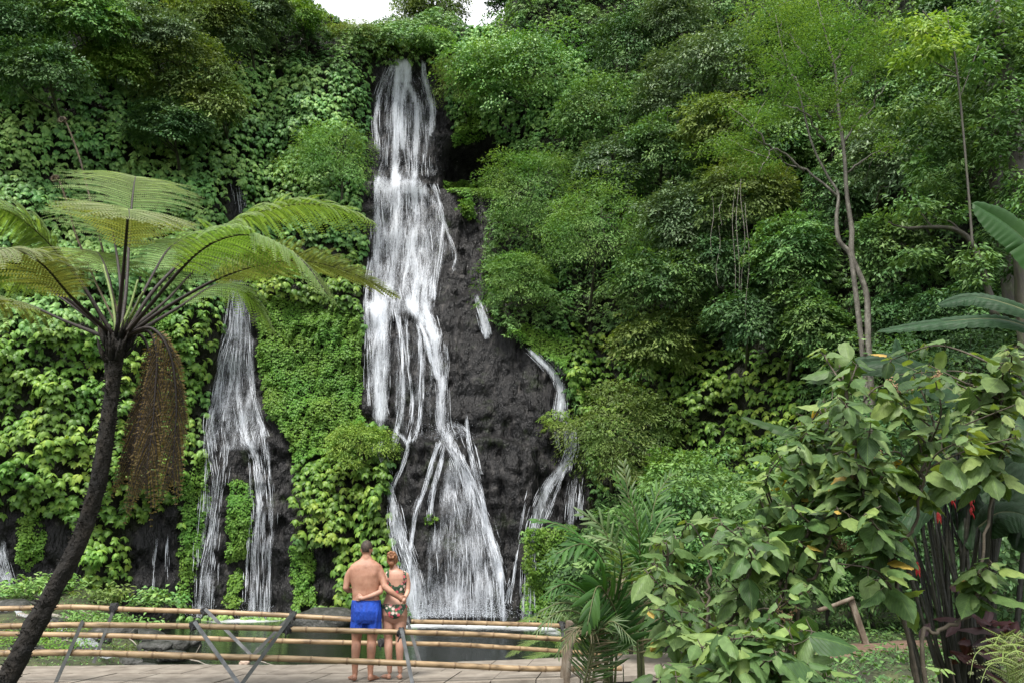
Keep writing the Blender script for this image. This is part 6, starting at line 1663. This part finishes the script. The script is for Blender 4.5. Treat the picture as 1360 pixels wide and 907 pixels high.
# driftwood
M['drift'] = noisemat('driftwood', [(.3, (.12, .10, .08)), (.7, (.36, .33, .28))], 12, rough=(.7, .9), bump=.6, bdist=.01)
for i, (a, b, lab) in enumerate((((85, 845), (205, 868), 'long pale branch lying from the stream to the pool edge on the left'), ((100, 838), (180, 858), 'thin bleached branch crossing the left bank rocks'),
                            ((180, 870), (290, 886), 'thin bleached stick floating just behind the walkway'), ((240, 872), (370, 884), 'long thin stick on the dark water behind the steel bars'),
                            ((20, 846), (85, 852), 'short thick log under the rails at the left edge'), ((40, 862), (105, 882), 'brown branch lying near the tree fern trunk'))):
    A = on_water(*a, -.80); B = on_water(*b, -.95); C = spline([A, (A + B) / 2 + [0, 0, .12], B], 14) + R5.normal(0, .015, (14, 3))
    A[2] = max(A[2], ground_z(A[0], A[1]) + .03); C[:, 2] = np.maximum(C[:, 2], ground_z(C[:, 0], C[:, 1]) + .03)
    mb = MB(); tube(mb, C, np.linspace(.035 if i != 4 else .09, .012 if i != 4 else .06, 14), 7, rough=.3)
    for k in (5, 9): tube(mb, [C[k], C[k] + R5.normal(0, .15, 3) + [0, 0, .12]], [.014, .005], 5)
    tag(mb.build('driftwood', M['drift']), lab, 'branch', 'bleached branches by the pool')

# low plants on the banks
def low_plant(label, c, r, n, L, W, mat, tpl=OV, name='low_plant', group=None):
    c = np.asarray(c, float); t = MB(); st = MB()
    nb = max(6, n // 14)
    for k in range(nb):
        a = R5.uniform(0, 2 * pi); rr = math.sqrt(R5.uniform()) ; e = np.array([math.cos(a) * rr * r[0], math.sin(a) * rr * r[1], r[2] * R5.uniform(.5, 1) * (1 - .5 * rr * rr)])
        C = spline([np.array([e[0] * .3, e[1] * .3, -.1]), np.array([e[0] * .7, e[1] * .7, e[2] * .7]), e], 8); tube(st, C, [.008] * 4 + [.004] * 4, 4, cap=False)
        m = n // nb; q = C[R5.integers(2, 8, m)] + R5.normal(0, .04 + .1 * r[0], (m, 3)) * [1, 1, .6]
        ang = R5.uniform(0, 2 * pi, m)
        leaves(t, q, np.stack([np.cos(ang), np.sin(ang), R5.uniform(-.6, .35, m)], -1), np.stack([R5.normal(0, .3, m), R5.normal(-.2, .3, m), np.ones(m)], -1), L * R5.uniform(.6, 1.3, m), L * W, tpl, np.clip(R5.normal(.5, .25, m), 0, 1))
    o = thing(name, label, 'plant', group, tuple(c)); t.build('foliage', M[mat], o); st.build('stem', M['stem'], o); return o
lb = [((20, 812), (1.6, 1.0, .9), 300, .2, .5, 'T2', 'leafy bright plant at the left edge above the upper rail'),
      ((75, 806), (1.3, .9, .7), 320, .2, .45, 'fine', 'fern like plant below the low cascade'),
      ((130, 800), (1.2, .9, .8), 260, .18, .5, 'olive', 'yellowish plant behind the tree fern trunk'),
      ((215, 800), (1.3, .9, .8), 260, .2, .5, 'T2', 'bright plant at the pool corner left of the second waterfall'),
      ((175, 822), (1.3, .9, .6), 330, .15, .5, 'fine', 'fresh green herb patch between the rails at the left'),
      ((225, 830), (.8, .6, .45), 200, .14, .5, 'T3', 'small herb tuft at the pool edge between the rails'),
      ((115, 824), (1.0, .8, .5), 240, .14, .5, 'fine', 'green herb mound left of the dark lashing'),
      ((30, 862), (.9, .6, .35), 240, .1, .35, 'T3', 'grassy tuft under the rails at the left edge'),
      ((88, 870), (.8, .5, .3), 220, .09, .35, 'T3', 'grassy tuft beside the tree fern trunk foot'),
      ((165, 862), (.6, .4, .25), 160, .1, .4, 'olive', 'olive weed tuft between rocks at the pool edge'),
      ((60, 838), (1.2, .7, .4), 260, .13, .4, 'olive', 'brownish weeds above the small stream')]
for (px, py), r, n, L_, W_, mt, lab in lb:
    z0 = -.75 if py > 840 else -.4
    P = gp(px, py + 6, z0)
    if P[1] > 33: P = at(px, py + 6, 31 if px > 120 else 28.5); 
    P[2] = max(P[2] if py < 815 else -9, ground_z(P[0], P[1])) + .02
    low_plant(lab, P, r, int(n * 1.5), L_, W_, mt, group='plants of the left bank')
# understory thickets on the right bank
und = [(880, 705, 15.5, 1.2, 1.3, 'fine', 'pale green shrub in the middle just behind the palms'), (935, 700, 15.0, 1.3, 1.5, 'T4', 'fresh green willowy shrub behind the low wide shrub'),
       (985, 690, 16.5, 1.4, 1.6, 'T4', 'mid green bush beyond the middle shrub'), (900, 770, 13.5, 1.0, 1.1, 'T4', 'dark bush at the water side behind the low wide shrub'),
       (780, 760, 17.5, .9, 1.2, 'dark', 'dark bush at the pool end behind the palm clump'), (835, 745, 15.5, 1.1, 1.4, 'T4', 'dark bush right behind the palm clump'),
       (1030, 720, 17.5, 1.4, 1.6, 'fine', 'green bush beyond the path left of the wooden post'), (1090, 735, 18.0, 1.3, 1.4, 'T4', 'low fresh green bush beyond the footpath'),
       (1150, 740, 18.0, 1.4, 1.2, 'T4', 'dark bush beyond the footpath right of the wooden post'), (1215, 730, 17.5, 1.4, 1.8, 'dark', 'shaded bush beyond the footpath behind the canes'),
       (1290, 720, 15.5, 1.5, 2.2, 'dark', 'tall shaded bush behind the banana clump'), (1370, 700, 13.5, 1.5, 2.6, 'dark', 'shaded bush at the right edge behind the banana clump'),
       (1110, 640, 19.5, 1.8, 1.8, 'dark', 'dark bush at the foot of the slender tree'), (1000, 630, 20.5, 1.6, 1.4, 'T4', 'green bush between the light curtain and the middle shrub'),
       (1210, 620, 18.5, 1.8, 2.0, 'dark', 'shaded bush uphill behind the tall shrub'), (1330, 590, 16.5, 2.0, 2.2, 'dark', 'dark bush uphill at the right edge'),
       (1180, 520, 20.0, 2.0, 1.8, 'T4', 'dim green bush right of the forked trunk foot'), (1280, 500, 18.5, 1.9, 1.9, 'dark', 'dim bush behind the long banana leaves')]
for px, py, Y, r, rz, mt, lab in und:
    dep = Y * 1.0; P = at(px, py, Y); b = np.array([P[0], P[1], min(P[2] - rz * .6, P[2] - .3)]); gz_ = ground_z(P[0], P[1]); 
    if b[2] - gz_ < 2.5: b[2] = gz_
    t = thing('understory_bush', lab, 'bush', 'bushes on the right bank', tuple(b))
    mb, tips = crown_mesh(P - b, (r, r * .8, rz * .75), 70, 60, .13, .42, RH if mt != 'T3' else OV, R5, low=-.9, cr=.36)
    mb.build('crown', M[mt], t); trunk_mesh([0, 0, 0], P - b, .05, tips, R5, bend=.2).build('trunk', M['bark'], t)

# ground cover
def ground_cover(name, label, n, fn, L, W, mat, h=.1, tpl=RH):
    x, y = fn(n); z = ground_z(x, y); ok_ = z > -.98; x, y, z = x[ok_], y[ok_], z[ok_]; n = len(x)
    a = R5.uniform(0, 2 * pi, n); mb = MB()
    leaves(mb, np.stack([x, y, z + R5.uniform(0, h, n)], -1), np.stack([np.cos(a), np.sin(a), R5.uniform(.0, 1.2, n)], -1), np.stack([R5.normal(0, .5, n), R5.normal(0, .5, n), np.ones(n)], -1), L * R5.uniform(.5, 1.4, n), L * W, tpl, np.clip(R5.normal(.5, .25, n), 0, 1))
    o = mb.build(name, M[mat]); tag(o, label, 'ground cover', kind='stuff'); return o
def on_right(n):
    x = R5.uniform(2.6, 15, n); y = R5.uniform(9, 26, n)
    pc = np.interp(x, PATHC[:, 0], PATHC[:, 1]); k = np.abs(y - pc) > .62 + .2 * (vn(x * 2, y * 2, 9) - .5)
    return x[k], y[k]
ground_cover('grass', 'short green ground cover on both sides of the brown footpath', 60000, on_right, .07, .25, 'dark', .07)
ground_cover('weeds', 'bright weeds scattered over the right bank', 9000, on_right, .10, .5, 'T4', .15, OV)
def on_left(n):
    x = R5.uniform(-22, -7.5, n); y = R5.uniform(13.5, 34, n); k = fbm(x * .6, y * .6, 5, 3) > .47; return x[k], y[k]
ground_cover('weeds', 'mossy weeds covering the left bank of the pool', 22000, on_left, .08, .35, 'T4', .10)
# wooden post and rail by the path
wp = gp(1146, 868, 0.0)
t = thing('path_post', 'leaning grey wooden post with a broken rail beside the footpath', 'post', None, tuple(wp))
mb = MB(); box(mb, np.array([0, 0, .45]), (.10, .07, .96), axes=nrm(np.array([[1, 0, .25], [0, 1, 0], [-.25, 0, 1.]]))); mb.build('post', M['postwood'], t)
mb = MB(); tube(mb, spline([[-.75, -.1, .72], [-.4, -.06, .82], [-.08, -.05, .93]], 10), .035, 8, rough=.2); mb.build('rail', M['postwood'], t)
# ------------------------------------------------------------------ light, sky, camera
w_ = bpy.data.worlds.new('World'); SC.world = w_; w_.use_nodes = True
nt = w_.node_tree; nt.nodes.clear(); L = nt.links.new
out = nd(nt, 'ShaderNodeOutputWorld'); bg = nd(nt, 'ShaderNodeBackground', i_Strength=.05)
SUN_EL, SUN_AZ = radians(58), radians(200)
sky = nd(nt, 'ShaderNodeTexSky', sky_type='NISHITA'); sky.sun_disc = False; sky.sun_elevation = SUN_EL; sky.sun_rotation = SUN_AZ
sky.air_density = 1.0; sky.dust_density = 4.0
# unbroken white cloud over the valley
tc = nd(nt, 'ShaderNodeTexCoord'); nz = nd(nt, 'ShaderNodeTexNoise', i_Scale=1.6, i_Detail=5.0); L(tc.outputs['Generated'], nz.inputs['Vector'])
cr = ramp(nt, [(.3, (9.0, 9.4, 10.0)), (.7, (12.5, 12.6, 12.8))]); L(nz.outputs['Fac'], cr.inputs['Fac'])
mx = nd(nt, 'ShaderNodeMix', data_type='RGBA'); mx.inputs['Factor'].default_value = .82; L(sky.outputs[0], mx.inputs['A']); L(cr.outputs['Color'], mx.inputs['B'])
L(mx.outputs['Result'], bg.inputs['Color']); L(bg.outputs[0], out.inputs[0])
sd = bpy.data.lights.new('sun', 'SUN'); sd.energy = 1.5; sd.angle = radians(14); sd.color = (1, .96, .9)
so = bpy.data.objects.new('sun', sd); COL.objects.link(so)
d = Vector((math.sin(SUN_AZ) * math.cos(SUN_EL), math.cos(SUN_AZ) * math.cos(SUN_EL), math.sin(SUN_EL)))
so.rotation_euler = (-d).to_track_quat('-Z', 'Y').to_euler(); so.location = (0, -10, 40)
cam = bpy.data.cameras.new('camera'); co = bpy.data.objects.new('camera', cam); COL.objects.link(co)
co.location = (0, 0, CAMZ); co.rotation_euler = (pi / 2 + PITCH, 0, 0)
cam.sensor_width = 36; cam.lens = 36 * F / 1360; cam.clip_end = 500; cam.clip_start = .05
SC.camera = co
vs = SC.view_settings; vs.view_transform = 'Standard'; vs.look = 'None'; vs.gamma = 1; vs.exposure = 1.85
try: vs.use_curve_mapping = False
except Exception: pass
cy = SC.cycles; cy.max_bounces = 6; cy.diffuse_bounces = 3; cy.glossy_bounces = 2; cy.transmission_bounces = 3; cy.transparent_max_bounces = 10
cy.caustics_reflective = False; cy.caustics_refractive = False
try: cy.use_denoising = True
except Exception: pass
